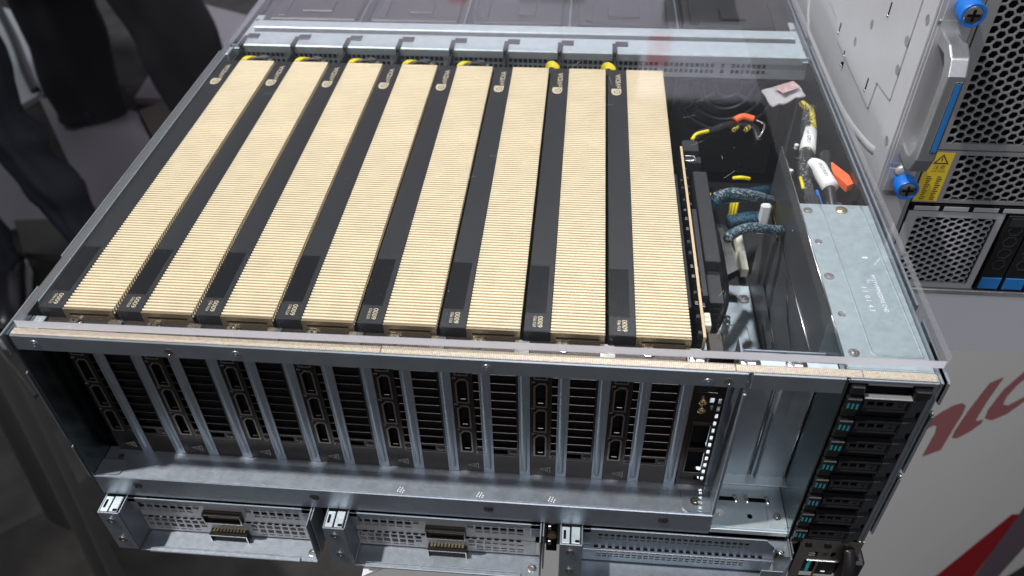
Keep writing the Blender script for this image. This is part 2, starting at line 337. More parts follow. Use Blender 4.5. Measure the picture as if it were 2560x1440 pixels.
rail = M().box(0.1, 351.3, 0, 1.8, -10.3, 0.0, .55).box(0.1, 351.3, 1.85, 4.6, -1.25, -0.15, .1).build("top_rail", ZINC2, srv)
M().box(352.6, 394.2, 0, 1.8, -10.5, 0.0, .55).box(352.6, 394.2, 1.85, 5.0, -1.25, -0.15, .1).build("top_rail", ZINC2, srv)
M().box(395.4, 434.2, 0, 1.0, -2.6, -0.1, .35).box(395.4, 434.2, 1.05, 6.4, -1.2, -0.15, .1).build("top_rail", ZINC2, srv)
tp = M()
for a, b in ((1.0, 182), (182.3, 345), (345.3, 401), (401.3, 433.4)): tp.box(a, b, 0.75, 4.9 if b < 200 else 5.3, 0.05, 0.6, .18)
tp.build("fabric_gasket", TAPE, srv)
rivet(V(11.5, -0.02, -5.2), *FR, 2.4, ZINC2, srv); rivet(V(112, -0.02, -5.2), *FR, 2.3, ZINC2, srv)
rivet(V(232, -0.02, -5.4), *FR, 2.4, ZINC2, srv); rivet(V(333.8, -0.02, -7), *FR, 2.4, ZINC2, srv)
for xx in (78.5, 342.6):
    M().lathe(V(xx, -0.02, -6.0), *FR, [(2.2, 0), (2.1, .15), (1.7, .15), (1.5, -.4)], 16).build("rail_hole_rim", CHROME, srv, smooth='auto')

led = M().box(0.3, 350.8, 1.4, 21.5, -116.9, -115.6, .1).box(-1.0, 352.0, 0, 1.35, -133, -115.2, .5)
led.build("slot_ledge", LEDGE, srv)
M().prism([(0.2, 1.6), (13, 1.6), (14.6, 3), (15.2, 12), (0.2, 12)], V(0, 0, -115.5), X, Y, Z, 0, 0.7).build("corner_foot", ZINC2, srv)
M().prism([(336.5, 2.6), (338, 1.6), (351, 1.6), (351, 15), (335.4, 15), (335.4, 4)], V(0, 0, -115.5), X, Y, Z, 0, 0.9).build("corner_foot", ZINC2, srv)
rivet(V(342.8, 8.3, -114.6), X, Y, Z, 3.0, STEEL, srv)
rivet(V(10, 14, -114.8), X, Y, Z, 1.5, PLAST2, srv)
for xx, zz in ((24.0, -122), (128.6, -122.4), (228.5, -122.8), (325.6, -122.6)):
    screw(V(xx, -0.05, zz), *FR, 2.9, PLAST2, srv, 0.5)
for xx in (177, 222, 262):
    t = M()
    for i in range(3):
        for j in range(3):
            if (i + j) != 4: t.lathe(V(xx + i * 1.5 + j * .5, 3.2 + j * 1.2 - i * .3, -115.55), X, Y, Z, [(0.42, 0), (0.42, 0.16), (.2, .2)], 8)
    t.build("punch_marks", STAMP, srv)
# sixteen slot dividers, each with its pressed bead
div = None
for k in range(16):
    x0 = 21.1 + 20.32 * k
    if div is None:
        div = M().box(x0, x0 + 6, 19.4, 20.2, -115.6, -7.2, .1).build("slot_divider", ZINC2, srv)
        prof = [(-1.75, 0), (-1.35, .45), (-.7, .8), (0, .92), (.7, .8), (1.35, .45), (1.75, 0)]; vs = []; fs = []
        st = [(-8.5, 1), (-109, 1), (-110.8, .9), (-111.8, .55), (-112.2, .05)]
        for z_, q in st:
            for a, b in prof: vs.append((x0 + 2.75 + a * (0.25 + .75 * q), 19.4 - b * q, z_))
        for j in range(len(st) - 1):
            for i in range(6): fs.append((j * 7 + i, j * 7 + i + 1, (j + 1) * 7 + i + 1, (j + 1) * 7 + i))
        bead = M().add(vs, fs).build("bead", ZINC2, div, smooth=True)
    else:
        d = div.copy(); COL.objects.link(d); d.location = (20.32 * k * S, 0, 0)
        d.location = div.location + Vector((20.32 * k * S, 0, 0)); b = bead.copy(); COL.objects.link(b); b.parent = d
# slot tabs seen just behind the gasket
for k in range(9):
    x0 = -0.1 + 40.64 * k + (0.4 if k == 0 else 0)
    M().prism([(x0, 8.6), (x0 + 2.6, 8.6), (x0 + 3.2, 10.4), (x0 + 4.9, 10.6), (x0 + 5.6, 9.3), (x0 + 7, 9.6), (x0 + 7, 19.2), (x0, 19.2)], V(0, 0, -6.2), X, Y, Z, 0, 0.8).build("slot_tab", STEEL if k else ZINC, srv)
M().box(352.5, 394, 6.5, 14.6, -6.9, -6.1, .1).build("bay_top_shelf", ZINC, srv)
for xx in (330.3, 353.8, 375):
    o = V(xx, 12.4, -6.0); tt = M().lathe(o, X, Y, Z, [(5.0, 0), (5.0, .5), (4.2, .7)], 20).lathe(o, X, Y, Z, [(3.9, .6), (3.9, 2.6), (3.2, 3.2), (1.6, 3.2), (1.2, 1.6)], 6)
    tt.build("hex_bolt", CHROME, srv, smooth=False)

# divider wall and empty bay
M().box(350.7, 352.0, 1.4, 30, -127, -7, .2).box(350.3, 352.3, -0.2, 1.35, -114.6, -14, .5).build("divider_wall", ZINC2, srv)
M().box(348.7, 350.6, 19.6, 20.6, -115.4, -10, .1).build("slot_edge_strip", ZINC2, srv)
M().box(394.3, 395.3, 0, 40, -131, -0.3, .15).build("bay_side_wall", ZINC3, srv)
M().box(352.1, 394.2, 1.2, 30, -128.2, -127, .1).box(352.1, 394.2, 0, 1.15, -131.2, -127.3, .3).build("bay_floor", ZINC, srv)
M().box(352.1, 394.2, 29.2, 30.2, -127, -15, .1).build("bay_back_wall", ZINC2, srv)
bp1 = M().box(352.4, 373.2, 28.0, 29.1, -123, -15.5, .35).build("blank_panel", ZINC2, srv)
bp2 = M().box(375.2, 393.4, 28.0, 29.1, -123, -15.5, .35).build("blank_panel", ZINC2, srv)
M().tube([(374.3, 28.6, -16), (374.3, 28.6, -121)], .5, 6).build("panel_crease", CHROME, srv, smooth=True)
M().tube([(377.6, 27.8, -16), (377.6, 27.8, -120)], 1.4, 10, .6).build("pressed_bead", ZINC2, srv, smooth=True)
M().tube([(393.4, 27.6, -16), (393.4, 27.6, -123)], .45, 6).build("panel_crease", CHROME, srv, smooth=True)
for a, b in ((353.5, 367.5), (373.5, 385)):
    M().box(a, b, 18.6, 21.2, -127.05, -126.9).build("floor_slot", VOID, srv)
for xx in (368.3, 374.6, 386):
    M().tube([(xx, 17.6, -126.7), (xx - .8, 22.2, -126.7)], 1.15, 10, .6, rs=[.4, 1.15] if 0 else None).build("slot_lug", CHROME, srv, smooth=True)
M().lathe(V(374.6, 9, -127.0), X, Y, Z, [(1.5, 0), (1.5, .08)], 14).build("floor_hole", VOID, srv)
for xx in (358, 389.3):
    M().prism([(xx - 5, 2), (xx + 3, 2), (xx + 4.8, 3.5), (xx + 4.8, 15), (xx - 5, 15)], V(0, 0, -127), X, Y, Z, 0, .7).build("mount_pad", ZINC, srv)
    rivet(V(xx, 9.5, -126.3), X, Y, Z, 2.6, STEEL, srv)
# interior deck of the chassis
M().box(0, 434.3, 30.4, 620, -117, -115.8).build("chassis_floor", INNER, srv)
fl = M().plate(V(0, 0, -115.7), X, Y, Z, 345.2, 394.6, 22, 190, 0, 0.9, [(373, 385, 172, 180)]).build("tray_plate", ZINC, srv)
M().tube([(371, 150, -114.6), (386, 150, -114.6), (389, 146, -114.6), (389, 40, -114.6)], .7, 6, .5).build("pressed_bead", ZINC, srv)
M().lathe(V(372, 140, -114.8), X, Y, Z, [(4.6, 0), (4.4, .6), (2.6, .7), (2.6, 12), (2.1, 12.3), (2.1, 16), (1.2, 16.6)], 18).build("standoff_post", STEEL, srv, smooth='auto')
M().lathe(V(389.5, 176, -114.8), X, Y, Z, [(4.2, 0), (4, .8), (2.2, .9), (1.8, .1)], 18).build("screw_boss", STEEL, srv, smooth='auto')
# tall dark divider beside the drive cage
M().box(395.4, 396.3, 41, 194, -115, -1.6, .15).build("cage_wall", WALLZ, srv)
M().tube([(395.8, 42, -1.3), (395.8, 194, -1.3)], .5, 8).build("folded_edge", CHROME, srv, smooth=True)
M().box(433.2, 434.2, 136, 312, -112, -1.2, .2).build("wall_shade_sheet", PLAST, srv)  # added black sheet stands in for dark reflection and shade on this wall
M().tube([(395.2, 178, -39), (395.2, 45, -37)], .45, 6).build("pressed_crease", CHROME, srv, smooth=True)
for a, b, c, d in ((190, -42, 150, -44), (158, -84, 100, -90), (118, -44, 96, -58), (96, -58, 60, -66), (140, -104, 96, -108), (112, -92, 88, -98), (84, -76, 60, -84)):
    M().tube([(395.3, a, b), (395.3, c, d)], .55, 6).build("pressed_crease", PLAST2, srv, smooth=True)
# drive cage cover
cov = M().plate(V(0, 0, -2.6), X, Y, Z, 395.9, 434.2, 7, 134.5, 0, 1.0, []).build("cage_cover", COVER, srv, label="galvanised cover plate with pressed ribs and stamped letters")
M().tube([(395.9, 133.8, -1.7), (395.9, 8, -1.7)], .55, 8).build("folded_edge", CHROME, cov, smooth=True)
M().tube(smooth_path([(407.6, 134, -1.75), (408.3, 90, -1.75), (409, 32, -1.75), (409.2, 21, -1.75), (411.3, 17.4, -1.75), (427.5, 16.8, -1.75), (431, 18, -1.75), (431.6, 22, -1.75), (430.6, 80, -1.75), (430, 134, -1.75)], 5), .75, 8, .55).build("pressed_rib", COVER, cov, smooth=True)
for a, b in ((400.5, 100.3), (401.1, 44)): M().lathe(V(a, b, -1.65), X, Y, Z, [(2.1, 0), (1.9, .3), (1.4, .25)], 18).build("rivet", STEEL, cov, smooth='auto')
for a, b in ((399.9, 128.2), (400.5, 71.8), (401, 18)): rivet(V(a, b, -1.62), X, Y, Z, 2.7, STEEL, cov)
screw(V(418.5, 129.4, -1.6), X, Y, Z, 2.6, BRASS, cov, .7, washer=3.2)
letters("MYYYWMMDDWS CHD", 27.5, 2.2, V(421.2, 74.2, -1.6), -Y + X * .03, X, Z, "stamped_text", STAMP, cov)
letters("11 01 43"[::-1] if 0 else "1 1  0 1  4 3", 17.5, 2.6, V(414.8, 64.5, -1.6), -Y + X * .02, X, Z, "stamped_text", STAMP, cov)
M().box(420.6, 423.2, 87.4, 88.6, -1.62, -1.45).build("scribed_mark", STAMP, cov)
# fan wall, beams, rear partitions
holes = []
for i in range(112):
    x0 = 8 + 3.75 * i
    if x0 > 404 or (x0 % 40.64) < 3.2 or 372 < x0 < 378: continue
    for z0 in (-5.1, -9.9, -14.7): holes.append((x0, x0 + 2.7, z0, z0 + 3.3))
M().plate(V(0, 315, 0), X, Z, -Y, 1.2, 434, -18, -0.6, 0, 1, holes).build("vented_wall", ZINC, srv)
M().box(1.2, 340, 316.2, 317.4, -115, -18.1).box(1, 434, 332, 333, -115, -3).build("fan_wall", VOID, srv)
M().box(10.5, 431.6, 314.2, 336.5, -1.3, -0.1, .4).box(10.5, 431.6, 313.1, 314.1, -6.2, -0.3, .3).build("cross_beam", ZINC, srv)
M().box(8.0, 429, 345.5, 357.5, -1.3, -0.1, .4).box(8, 429, 344.6, 345.4, -5.5, -.4, .2).build("cross_beam", ZINC, srv)
M().box(3.2, 9.5, 312, 372, -3.4, -2.4, .3).box(429.5, 434, 312, 380, -4.2, -3.2, .3).build("beam_bracket", ZINC, srv)
rivet(V(6, 322, -2.3), X, Y, Z, 2, STEEL, srv); rivet(V(6, 362, -2.3), X, Y, Z, 2, STEEL, srv); rivet(V(431.6, 366, -3.1), X, Y, Z, 2, CHROME, srv)
for xx in (90.4, 174.6, 258.2, 342.8): M().box(xx - .5, xx + .5, 358.5, 600, -40, -1.4, .2).build("rear_partition", ZINC2, srv)
for xx in (60, 78, 100, 200, 290, 380, 402): M().lathe(V(xx, 378 + (xx % 7), -8.9), X, Y, Z, [(1.6, 0), (1.5, 1), (.7, 1.2)], 12).build("rear_stud", STEEL, srv, smooth='auto')
M().box(1.2, 434, 358, 618, -10, -9).build("rear_cover_sheet", INNER, srv)
M().box(0, 434.3, 618, 620, -133, -0.2).build("rear_wall", ZINC2, srv)
M().box(0.2, 434.2, 34, 618, -175, -118).box(2, 402, 12, 34, -175, -133.6).build("lower_body", ZINC2, srv)

for i, xx in enumerate((48, 132, 216, 300, 384)):
    M().box(xx - 36, xx + 36, 372, 470, -8.9, -4.5, 1.2).box(xx - 12 + 6 * (i % 3), xx + 14, 384, 404, -4.4, -2.6, .8).box(xx - 30, xx - 24, 376, 440, -4.4, -3.2, .5).build("fan_module", PLAST, srv)
# fan behind the mesh on the right
def fan(cx, label):
    f = thing("cooling_fan", (cx, 330, -55), label, "fan", "round fans standing behind the vented wall")
    M().plate(V(0, 318, 0), X, Z, -Y, cx - 42, cx + 42, -104, -18.2, -1, 0, []).build("frame", PLAST, f)
    for r_ in (9, 19, 28, 37):
        c_z = -26; lo = [2 * math.pi * i / 48 for i in range(49)]; lo = [a for a in [math.pi + q for q in lo] if c_z + r_ * math.sin(a) < -19.5]
        M().tube([(cx + r_ * math.cos(a), 316.4, c_z + r_ * math.sin(a)) for a in lo], 1.5, 8, .8).build("grille_ring", PLAST2, f, smooth=True)
    for a in (215, 325):
        M().tube([(cx + 9 * math.cos(R(a)), 316.8, -26 + 9 * math.sin(R(a))), (cx + 37 * math.cos(R(a)), 316.8, -26 + 37 * math.sin(R(a)))], 1.3, 6).build("spoke", PLAST2, f, smooth=True)
fan(380, "black fan with ring grille behind the vented wall, right of the last card")

# ================================================================== graphics cards
ord8 = ["leftmost, beside the left side panel", "second from the left", "third from the left", "fourth from the left", "fourth from the right", "third from the right", "second from the right", "rightmost, beside the tan board edge"]
def make_card(x0):
    c = thing("graphics_card", (x0, 150, -60), "", "graphics card", "gold finned graphics cards standing in the server")
    a = x0
    M().box(a, a + 12.98, 20.8, 288.4, -9, -0.55, .35).box(a + .3, a + 38.7, 25.2, 287, -112, -9.05).box(a + 13.05, a + 38.75, 22.4, 288.2, -9.0, -3.75).build("shroud", BLACK, c)
    # fin stack: 123 ribs with rounded crowns
    n = 123; p = 266.9 / n; prof = []
    for i in range(n):
        y0 = 21.3 + p * i
        prof += [(y0, -3.2), (y0 + p * .36, -3.2), (y0 + p * .40, -.75), (y0 + p * .50, -.52), (y0 + p * .84, -.52), (y0 + p * .94, -.75)]
    prof.append((288.3, -3.2)); vs = []; fs = []
    for y_, z_ in prof: vs += [(a + 13.05, y_, z_), (a + 38.95, y_, z_), (a + 13.05, y_, -3.7), (a + 38.95, y_, -3.7)]
    for i in range(len(prof) - 1):
        b = 4 * i; fs += [(b, b + 1, b + 5, b + 4), (b + 1, b + 3, b + 7, b + 5), (b, b + 4, b + 6, b + 2)]
    fs += [(0, 2, 3, 1), (4 * len(prof) - 4, 4 * len(prof) - 3, 4 * len(prof) - 1, 4 * len(prof) - 2)]
    M().add(vs, fs).build("fin_stack", GOLD, c, kind="stuff", fix=False)
    hl = [(a + 15.6, a + 36.2, -4.9, -3.3)]
    M().plate(V(0, 21.2, 0), X, Z, -Y, a + 13.05, a + 38.95, -9, -0.6, 0, .9, hl).build("end_plate", GOLDD, c)
    M().box(a + 14, a + 37, 21.22, 21.28, -5.5, -2.8).build("end_slot", VOID, c)
    M().box(a + 13.05, a + 38.95, 288.45, 289.2, -9, -.6, .2).build("rear_plate", GOLDD, c)
    M().box(a + .25, a + 10.2, 33.4, 69.0, -.56, -.50, .02).build("label_film", BLACKG, c)
    M().box(a + 1.6, a + 2.2, 20.4, 20.79, -7, -3.2, .1).build("shroud_clip", PLAST2, c)
    letters("RTX PRO", 7.2, 1.5, V(a + 5.75, 23.8, -.5), Y, -X, Z, "lettering", PRINTG, c)
    letters("6000", 7.7, 2.5, V(a + 8.9, 23.5, -.5), Y, -X, Z, "lettering", PRINTG, c)
    letters("nVIDIA", 19.5, 3.5, V(a + 8.9, 261.6, -.5), Y, -X, Z, "lettering", PRINTG, c, bold=.012)
    # maker's emblem: spiral eye on a shield
    A = V(a + 5.7, 255.6, -.53)
    sh = [(-3.3, -1.0), (-2.6, -3.0), (-1.2, -4.2), (.8, -4.4), (2.4, -3.2), (3.2, -1.2), (3.4, 1.8), (3.3, 4.6), (-2.9, 4.6), (-3.5, 2.0)]
    e = M().prism(sh, A, X, Y, Z, 0, .10).build("emblem", PRINTG, c)
    sp = [(r_ * math.cos(t_), r_ * math.sin(t_) * 1.05 + .2) for r_, t_ in [(0.5 + 0.16 * i, .55 * i) for i in range(15)]]
    M().tube([A + X * q[0] + Y * q[1] + Z * .14 for q in sp], .24, 4, .5).build("spiral", BLACK, e)
    # bracket
    o = V(a, 20.6, 0); hs = []
    for z0, z1 in ((-33.7, -15.8), (-55.1, -37.2), (-75.9, -58.0), (-97.1, -79.2)): hs.append((5.5, 11.7, z0, z1))
    for i in range(13): zc = -92.3 + 6.67 * i; hs.append((14.5, 36.6, zc + .45, zc + 6.2))
    hs.append((14.5, 36.6, -92.9, -92.9)); hs = [h for h in hs if h[3] > h[2]]
    hs.append((20.2, 31.4, -97.9, -93.9))
    br = M().plate(o, X, Z, -Y, 3.3, 37.6, -118, -7.2, 0, .8, hs).box(a + 3.3, a + 36.6, 6.6, 20.5, -7.6, -6.8, .1).build("bracket", [NICKEL, NICKEL2], c)
    for f_ in br.data.polygons:
        if abs(f_.normal.z) > .9 and f_.center.z > (-10 + 60) * S: f_.material_index = 1
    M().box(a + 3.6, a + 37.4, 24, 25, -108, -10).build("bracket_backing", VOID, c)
    for j, (z0, z1) in enumerate(((-33.7, -15.8), (-55.1, -37.2), (-75.9, -58.0), (-97.1, -79.2))):
        ou = [(5.0, z0 - .4), (12.1, z0 - .4), (12.1, z1 - 1), (11, z1 + .5), (7.4, z1 + .5), (5.0, z1 - 2.2)]
        inn = [(5.9, z0 + .5), (11.3, z0 + .5), (11.3, z1 - 1.6), (10.6, z1 - .4), (7.8, z1 - .4), (5.9, z1 - 2.6)]
        q = M().ring(ou, inn, V(a, 19.8, 0), X, Z, -Y, 0, .22).build("display_port", PORTR, c)
        M().ring([(b_[0] * 1.0, b_[1]) for b_ in inn], [(8.6 + (b_[0] - 8.6) * .86, (z0 + z1) / 2 + (b_[1] - (z0 + z1) / 2) * .93) for b_ in inn], V(a, 19.9, 0), X, Z, -Y, -3.5, .1).build("shell", VOID, q)
        M().box(a + 7.3, a + 10.3, 20.2, 23.5, z0 + 1.6, z0 + 2.4, .15).build("tongue", NICKL, q)
        if j: letters(str(j + 1), 1.3, 1.7, V(a + 5.6, 19.75, z1 + .5), Z, -X, -Y, "number", ENGR, c)
    tri = [(8.2, -109.6), (14.6, -112.6), (14.6, -107.2)]; tri2 = [(9.3, -109.7), (14.1, -112.0), (14.1, -107.9)]
    M().ring(tri, tri2, V(a, 19.8, 0), X, Z, -Y, 0, .06).box(a + 11.6, a + 13.2, 19.70, 19.79, -110.6, -110.2).box(a + 11.6, a + 13.2, 19.70, 19.79, -109.6, -109.2).box(a + 12.9, a + 13.3, 19.70, 19.79, -111, -108.6).build("hot_surface_mark", ENGR, c)
    for i in range(13):
        zc = -92.3 + 6.67 * i
        if zc < -12: M().box(a + 14.6, a + 36.5, 19.6, 19.79, zc - .25, zc + .35, .06).build("vent_bar", NICKL, c)
    for sx in (15.9, 34.6): screw(V(a + sx, 19.75, -96.4), *FR, 1.9, NICKL, c, .5)
    M().ring([(14.0, -99.6), (36.9, -99.6), (37.4, -99.0), (37.4, -12), (13.8, -12), (13.8, -99)], [(14.4, -99.1), (36.6, -99.1), (36.9, -98.8), (36.9, -12.4), (14.2, -12.4), (14.2, -98.8)], V(a, 19.8, 0), X, Z, -Y, 0, .18).build("inlay_rim", NICKL, c)
    screw(V(a + 18.9, 17.0, -6.8), X, Y, Z, 3.0, CHROME, c, 1.8, washer=3.9)
    for sx in (8, 28): M().box(a + sx, a + sx + 3.2, 8.2, 8.7, -6.8, -6.6).build("flange_notch", NICKL, c)
    # support arm to the cross beam
    M().box(a + 4.6, a + 6.4, 288.5, 313, -16, -2.6, .3).box(a + 3.2, a + 7.0, 312.0, 328, -.05, .75, .3).box(a + 5.6, a + 15, 324.0, 331.5, -.05, .75, .3).box(a + 3.6, a + 6.2, 311.6, 312.9, -8, .7, .2).build("support_arm", PLAST, c)
    return c
card0 = make_card(3.64)
cards = [card0] + [dup(card0, (40.64 * k, 0, 0)) for k in range(1, 8)]
for k, c in enumerate(cards): c["label"] = "graphics card with gold ribbed fins and black shroud, " + ord8[k]
# power leads behind the cards
for k in range(7):
    a = 3.64 + 40.64 * k
    if k < 5:
        ld = thing("power_cable", (a + 20, 292, -10), "yellow and black wires arching up behind the " + ["first", "second", "third", "fourth", "fifth"][k] + " card from the left", "cable", "power leads behind the cards")
        for j in range(2): M().tube(smooth_path([(a + 11.5 + j * 1.4, 290.5, -14), (a + 12.5 + j * 1.6, 291.5, -4), (a + 16 + j * 1.8, 294, -1.1 - j * .3), (a + 20 + j, 300, -4)]), 1.25, 8).build("yellow_wire", YEL, ld, smooth=True)
        for j in range(3): M().tube(smooth_path([(a + 15 + j * 1.5, 291.3, -12), (a + 19 + j * 1.6, 292.2 + j, -3 - j * .5), (a + 25 + j, 293.5 + j * 1.4, -.9), (a + 31 + j * 1.2, 293 + j, -2.5), (a + 34.5, 291.6, -11)]), 1.25, 8).build("black_wire", WIREB, ld, smooth=True)
        M().box(a + 32.5, a + 36, 290, 294, -9, -1.2, .6).build("clear_clip", STEEL, ld)
    else:
        ld = thing("power_cable", (a + 37, 292, -10), "three bright yellow wires arching over the gap right of the " + ["third", "second"][k - 5] + " card from the right", "cable", "power leads behind the cards")
        for j in range(3): M().tube(smooth_path([(a + 36 + j * .6, 302 - j * 3.6, -16), (a + 37 + j * .5, 299 - j * 3.4, -4), (a + 41, 297.5 - j * 3.2, -.6), (a + 45.5, 295 - j * 2.9, -2.6), (a + 48.5, 292 - j * 2.4, -9)]), 0.95, 8).build("yellow_wire", YEL, ld, smooth=True)

# ================================================================== network card in the ninth slot
nic = thing("network_card", (336, 100, -60), "network card with tan board edge and black heatsinks right of the last gold card", "expansion card")
M().box(332.9, 334.5, 24, 192, -110, -2.2, .1).build("circuit_board", [PCBB, PCB], nic)
for f_ in nic.children[0].data.polygons:
    if abs(f_.normal.x) < .5: f_.material_index = 1
M().box(325.6, 329.6, 46, 163, -60, -3.5, .4).build("side_rail", PLAST, nic)
M().box(338.9, 347.2, 81, 165, -80, -2.4, .5).build("heatsink", PLAST2, nic)
for i in range(8): M().box(340, 347, 56, 80.5, -10 - i * 4, -9.2 - i * 4).build("heatsink_fin", PLAST2, nic)
M().box(335.2, 338.4, 55, 128, -40, -3.2, .5).build("heat_spreader", PLAST2, nic)
M().box(334.7, 344.6, 187, 199, -26, -1.8, .6).box(334.7, 346, 180, 187, -26, -6, .6).build("power_socket", PLAST2, nic)
M().tube([(335, 182, -3), (341, 182, -3), (341.6, 177, -3), (335, 176.4, -3)], .8, 8).build("wire_handle", CHROME, nic, smooth=True)
M().box(334.6, 337.6, 32, 41, -9, -2.0, .3).box(334.7, 336.6, 34, 36, -2, -1.4).box(334.7, 336.6, 37.5, 39.5, -2, -1.4).build("pin_header", CREAM, nic)
M().lathe(V(335.6, 94, -12), Y, Z, X, [(6, 0), (6, 2.4)], 14).build("round_component", CYAN, nic)
for i in range(16):
    y_ = 30 + i * 9.3 + random.uniform(-2, 2)
    M().box(334.55, 335.6 + random.random(), y_, y_ + random.uniform(1.2, 3.0), -7 - random.random() * 6, -3.2 - random.random() * 2, .1).build("chip_part", random.choice([STEEL, PLAST2, CHROME]), nic)
for i in range(14):
    y_ = 28 + i * 10 + random.uniform(-2, 2)
    M().box(331.2, 332.85, y_, y_ + random.uniform(1.5, 4.0), -8, -3.4 - random.random() * 2, .1).build("chip_part", random.choice([STEEL, PLAST2, PLAST2]), nic)
hs = [(335.4, 344.9, -80.7, -61.2), (335.4, 344.9, -102.6, -83.4), (334.8, 344.8, -37.6, -27)]
for i in range(11): hs.append((345.7, 347.4, -104.8 + 6.0 * i, -101.0 + 6.0 * i))
hs += [(341.5, 343.8, -45, -40.6), (341.5, 343.8, -51, -46.6), (341.8, 344.8, -110.5, -107.2), (345.7, 347.4, -110.8, -107.2)]
M().plate(V(0, 20.5, 0), X, Z, -Y, 332.6, 348.6, -116, -7.2, 0, .8, hs).build("bracket", NICKEL, nic)
M().box(335, 341.5, 13, 26, -7.4, -1.2, .3).build("bracket_tab", NICKEL2, nic)
for z0, z1 in ((-80.7, -61.2), (-102.6, -83.4)):
    M().ring([(335.1, z0 - .3), (345.2, z0 - .3), (345.2, z1 + .3), (335.1, z1 + .3)], [(335.7, z0 + .4), (344.6, z0 + .4), (344.6, z1 - .4), (335.7, z1 - .4)], V(0, 19.7, 0), X, Z, -Y, 0, 1.0).build("cage_port", NICKL, nic)
    M().box(335, 345.3, 22.8, 40, z0, z1).build("cage_back", VOID, nic)
M().box(334.4, 345, 21, 30, -38, -26.5).build("network_jack", PLAST, nic)
M().box(337.5, 342.5, 19.6, 20.0, -35.6, -34.2).box(338.8, 341.2, 19.6, 20, -34.4, -32.8).build("jack_latch", NICKL, nic)
for zz in (-42.9, -49.4): M().lathe(V(338.0, 19.9, zz), *FR, [(2.1, 0), (2.1, 1.6), (1.6, 2.0), (1.2, 2.0), (1.0, .6), (.3, .6), (.2, 1.8)], 16).build("coaxial_jack", BRASS, nic, smooth='auto')


# ================================================================== drives in the cage
cage_lab = ["topmost drive in the stack, its upper edge catching the light", "second drive from the top of the stack", "third drive from the top of the stack", "fourth drive from the top, above the middle", "fourth drive from the bottom", "third drive from the bottom", "second drive from the bottom", "lowest drive, just above the steel port panel"]
def make_drive(z0):
    d = thing("drive_tray", (414, 10, z0 - 5), "", "drive", "black drive trays with teal marks stacked at the right corner")
    M().box(396.2, 432, 3.6, 34, z0 - 11.6, z0 + 3.6).build("tray_body", VOID, d)
    P = [(396.3, z0 - 8.6), (403.2, z0 - 9.4), (403.4, z0 + 2.4), (396.5, z0 + 3.0)]
    M().box(396.3, 403.3, -2.4, 5, z0 - 5.6, z0 + 2.6, .5).box(396.3, 403.1, -1.2, 5, z0 - 10.8, z0 - 5.7, .5).build("latch", PLAST, d)
    for i in range(3):
        M().box(397.1 + i * 2.0, 398.0 + i * 2.0, -2.52, -2.42, z0 - 3.6 - i * .25, z0 - .2 - i * .25).build("teal_mark", TEAL, d)
    hs = [(406.4 + i * 4.2, 409.6 + i * 4.2, z0 - 3.6, z0 - .5) for i in range(3)] + [(420.4, 422.2, z0 - 1.6, z0 - .7), (420.2, 421.8, z0 - 3.8, z0 - 2.5)]
    M().plate(V(0, -0.4, 0), X, Z, -Y, 404.6, 424.2, z0 - 5.2, z0 + 1.2, -.8, 0, hs).build("vent_panel", PLAST2, d)
    M().ring([(404.0, z0 - 6.0), (424.9, z0 - 6.0), (424.9, z0 + 2.2), (404.0, z0 + 2.2)], [(404.7, z0 - 5.2), (424.1, z0 - 5.2), (424.1, z0 + 1.2), (404.7, z0 + 1.2)], V(0, -.3, 0), X, Z, -Y, -2, 1.4).build("vent_frame", PLAST, d)
    wd = [(425.0, -2.0), (431.2, -.6), (432.0, .8), (432.0, 4), (425.0, 4)]
    M().prism(wd, V(0, 0, z0), X, Y, Z, -5.8, 2.4).build("grip_wedge", PLAST2, d)
    M().prism([(424.6, -.8), (430.2, .4), (430.6, 4), (424.6, 4)], V(0, 0, z0), X, Y, Z, -10.6, -6.0).build("lower_wedge", PLAST2, d)
    M().box(404.4, 421.5, -.4, .3, z0 - 7.1, z0 - 6.6, .1).build("bright_edge", NICKEL, d)
    return d
dr0 = make_drive(-13.4)
drs = [dr0] + [dup(dr0, (0, 0, -15.6 * k)) for k in range(1, 8)]
for k, d in enumerate(drs): d["label"] = cage_lab[k]
M().box(404.2, 425.6, -2.6, 4, -11.0, -10.3, .3).build("lit_ledge", GREYM, dr0) if 0 else None
M().box(396.6, 402.9, -1.5, 6, -8.9, -3.6, .5).build("cage_guide", PLAST, srv); M().box(424.8, 432, -2, 6, -9.3, -4.2, .5).build("cage_guide", PLAST, srv)
M().box(404.6, 424.2, 1.5, 6, -5.2, -3.1, .2).build("cage_guide_bar", GREYM, srv)
M().box(404, 425, -1.7, 1.4, -11.1, -10.2, .25).build("cage_guide_bar", GREYM, srv)

# ================================================================== port panel (bottom right)
hs = [(409.6, 414.6, -149, -144), (417.4, 419.9, -145.8, -144.8), (417.2, 419.7, -147.4, -146.4), (421.6, 424.0, -148.2, -143.8), (408.6, 428.6, -172, -153.0)]
M().plate(V(0, 1.2, 0), X, Z, -Y, 403, 433.2, -176, -131.6, 0, 1.2, hs).build("port_panel", STEEL, srv)
M().box(403, 433, 6, 7, -176, -132).build("port_panel_backing", VOID, srv)
for xx in (407.6, 418.0, 428.2): M().lathe(V(xx, 0, -137.5), *FR, [(2.1, 0), (2.05, .5), (1.6, .6), (1.5, .2)], 18).build("push_button", PLAST, srv, smooth='auto')
M().box(410.2, 414, 1.4, 6, -148.6, -147.6).box(411, 413.2, 1.4, 6, -146.8, -146.3).build("port_contact", CHROME, srv)
M().box(409.4, 428, -.6, .5, -153.2, -152.3, .3).box(415.6, 417.0, -.2, .6, -171, -153.4, .2).build("port_frame", STEEL, srv)
M().box(411.2, 413.2, .4, 5, -166.5, -154.8, .3).build("usb_tongue", TEAL2, srv)
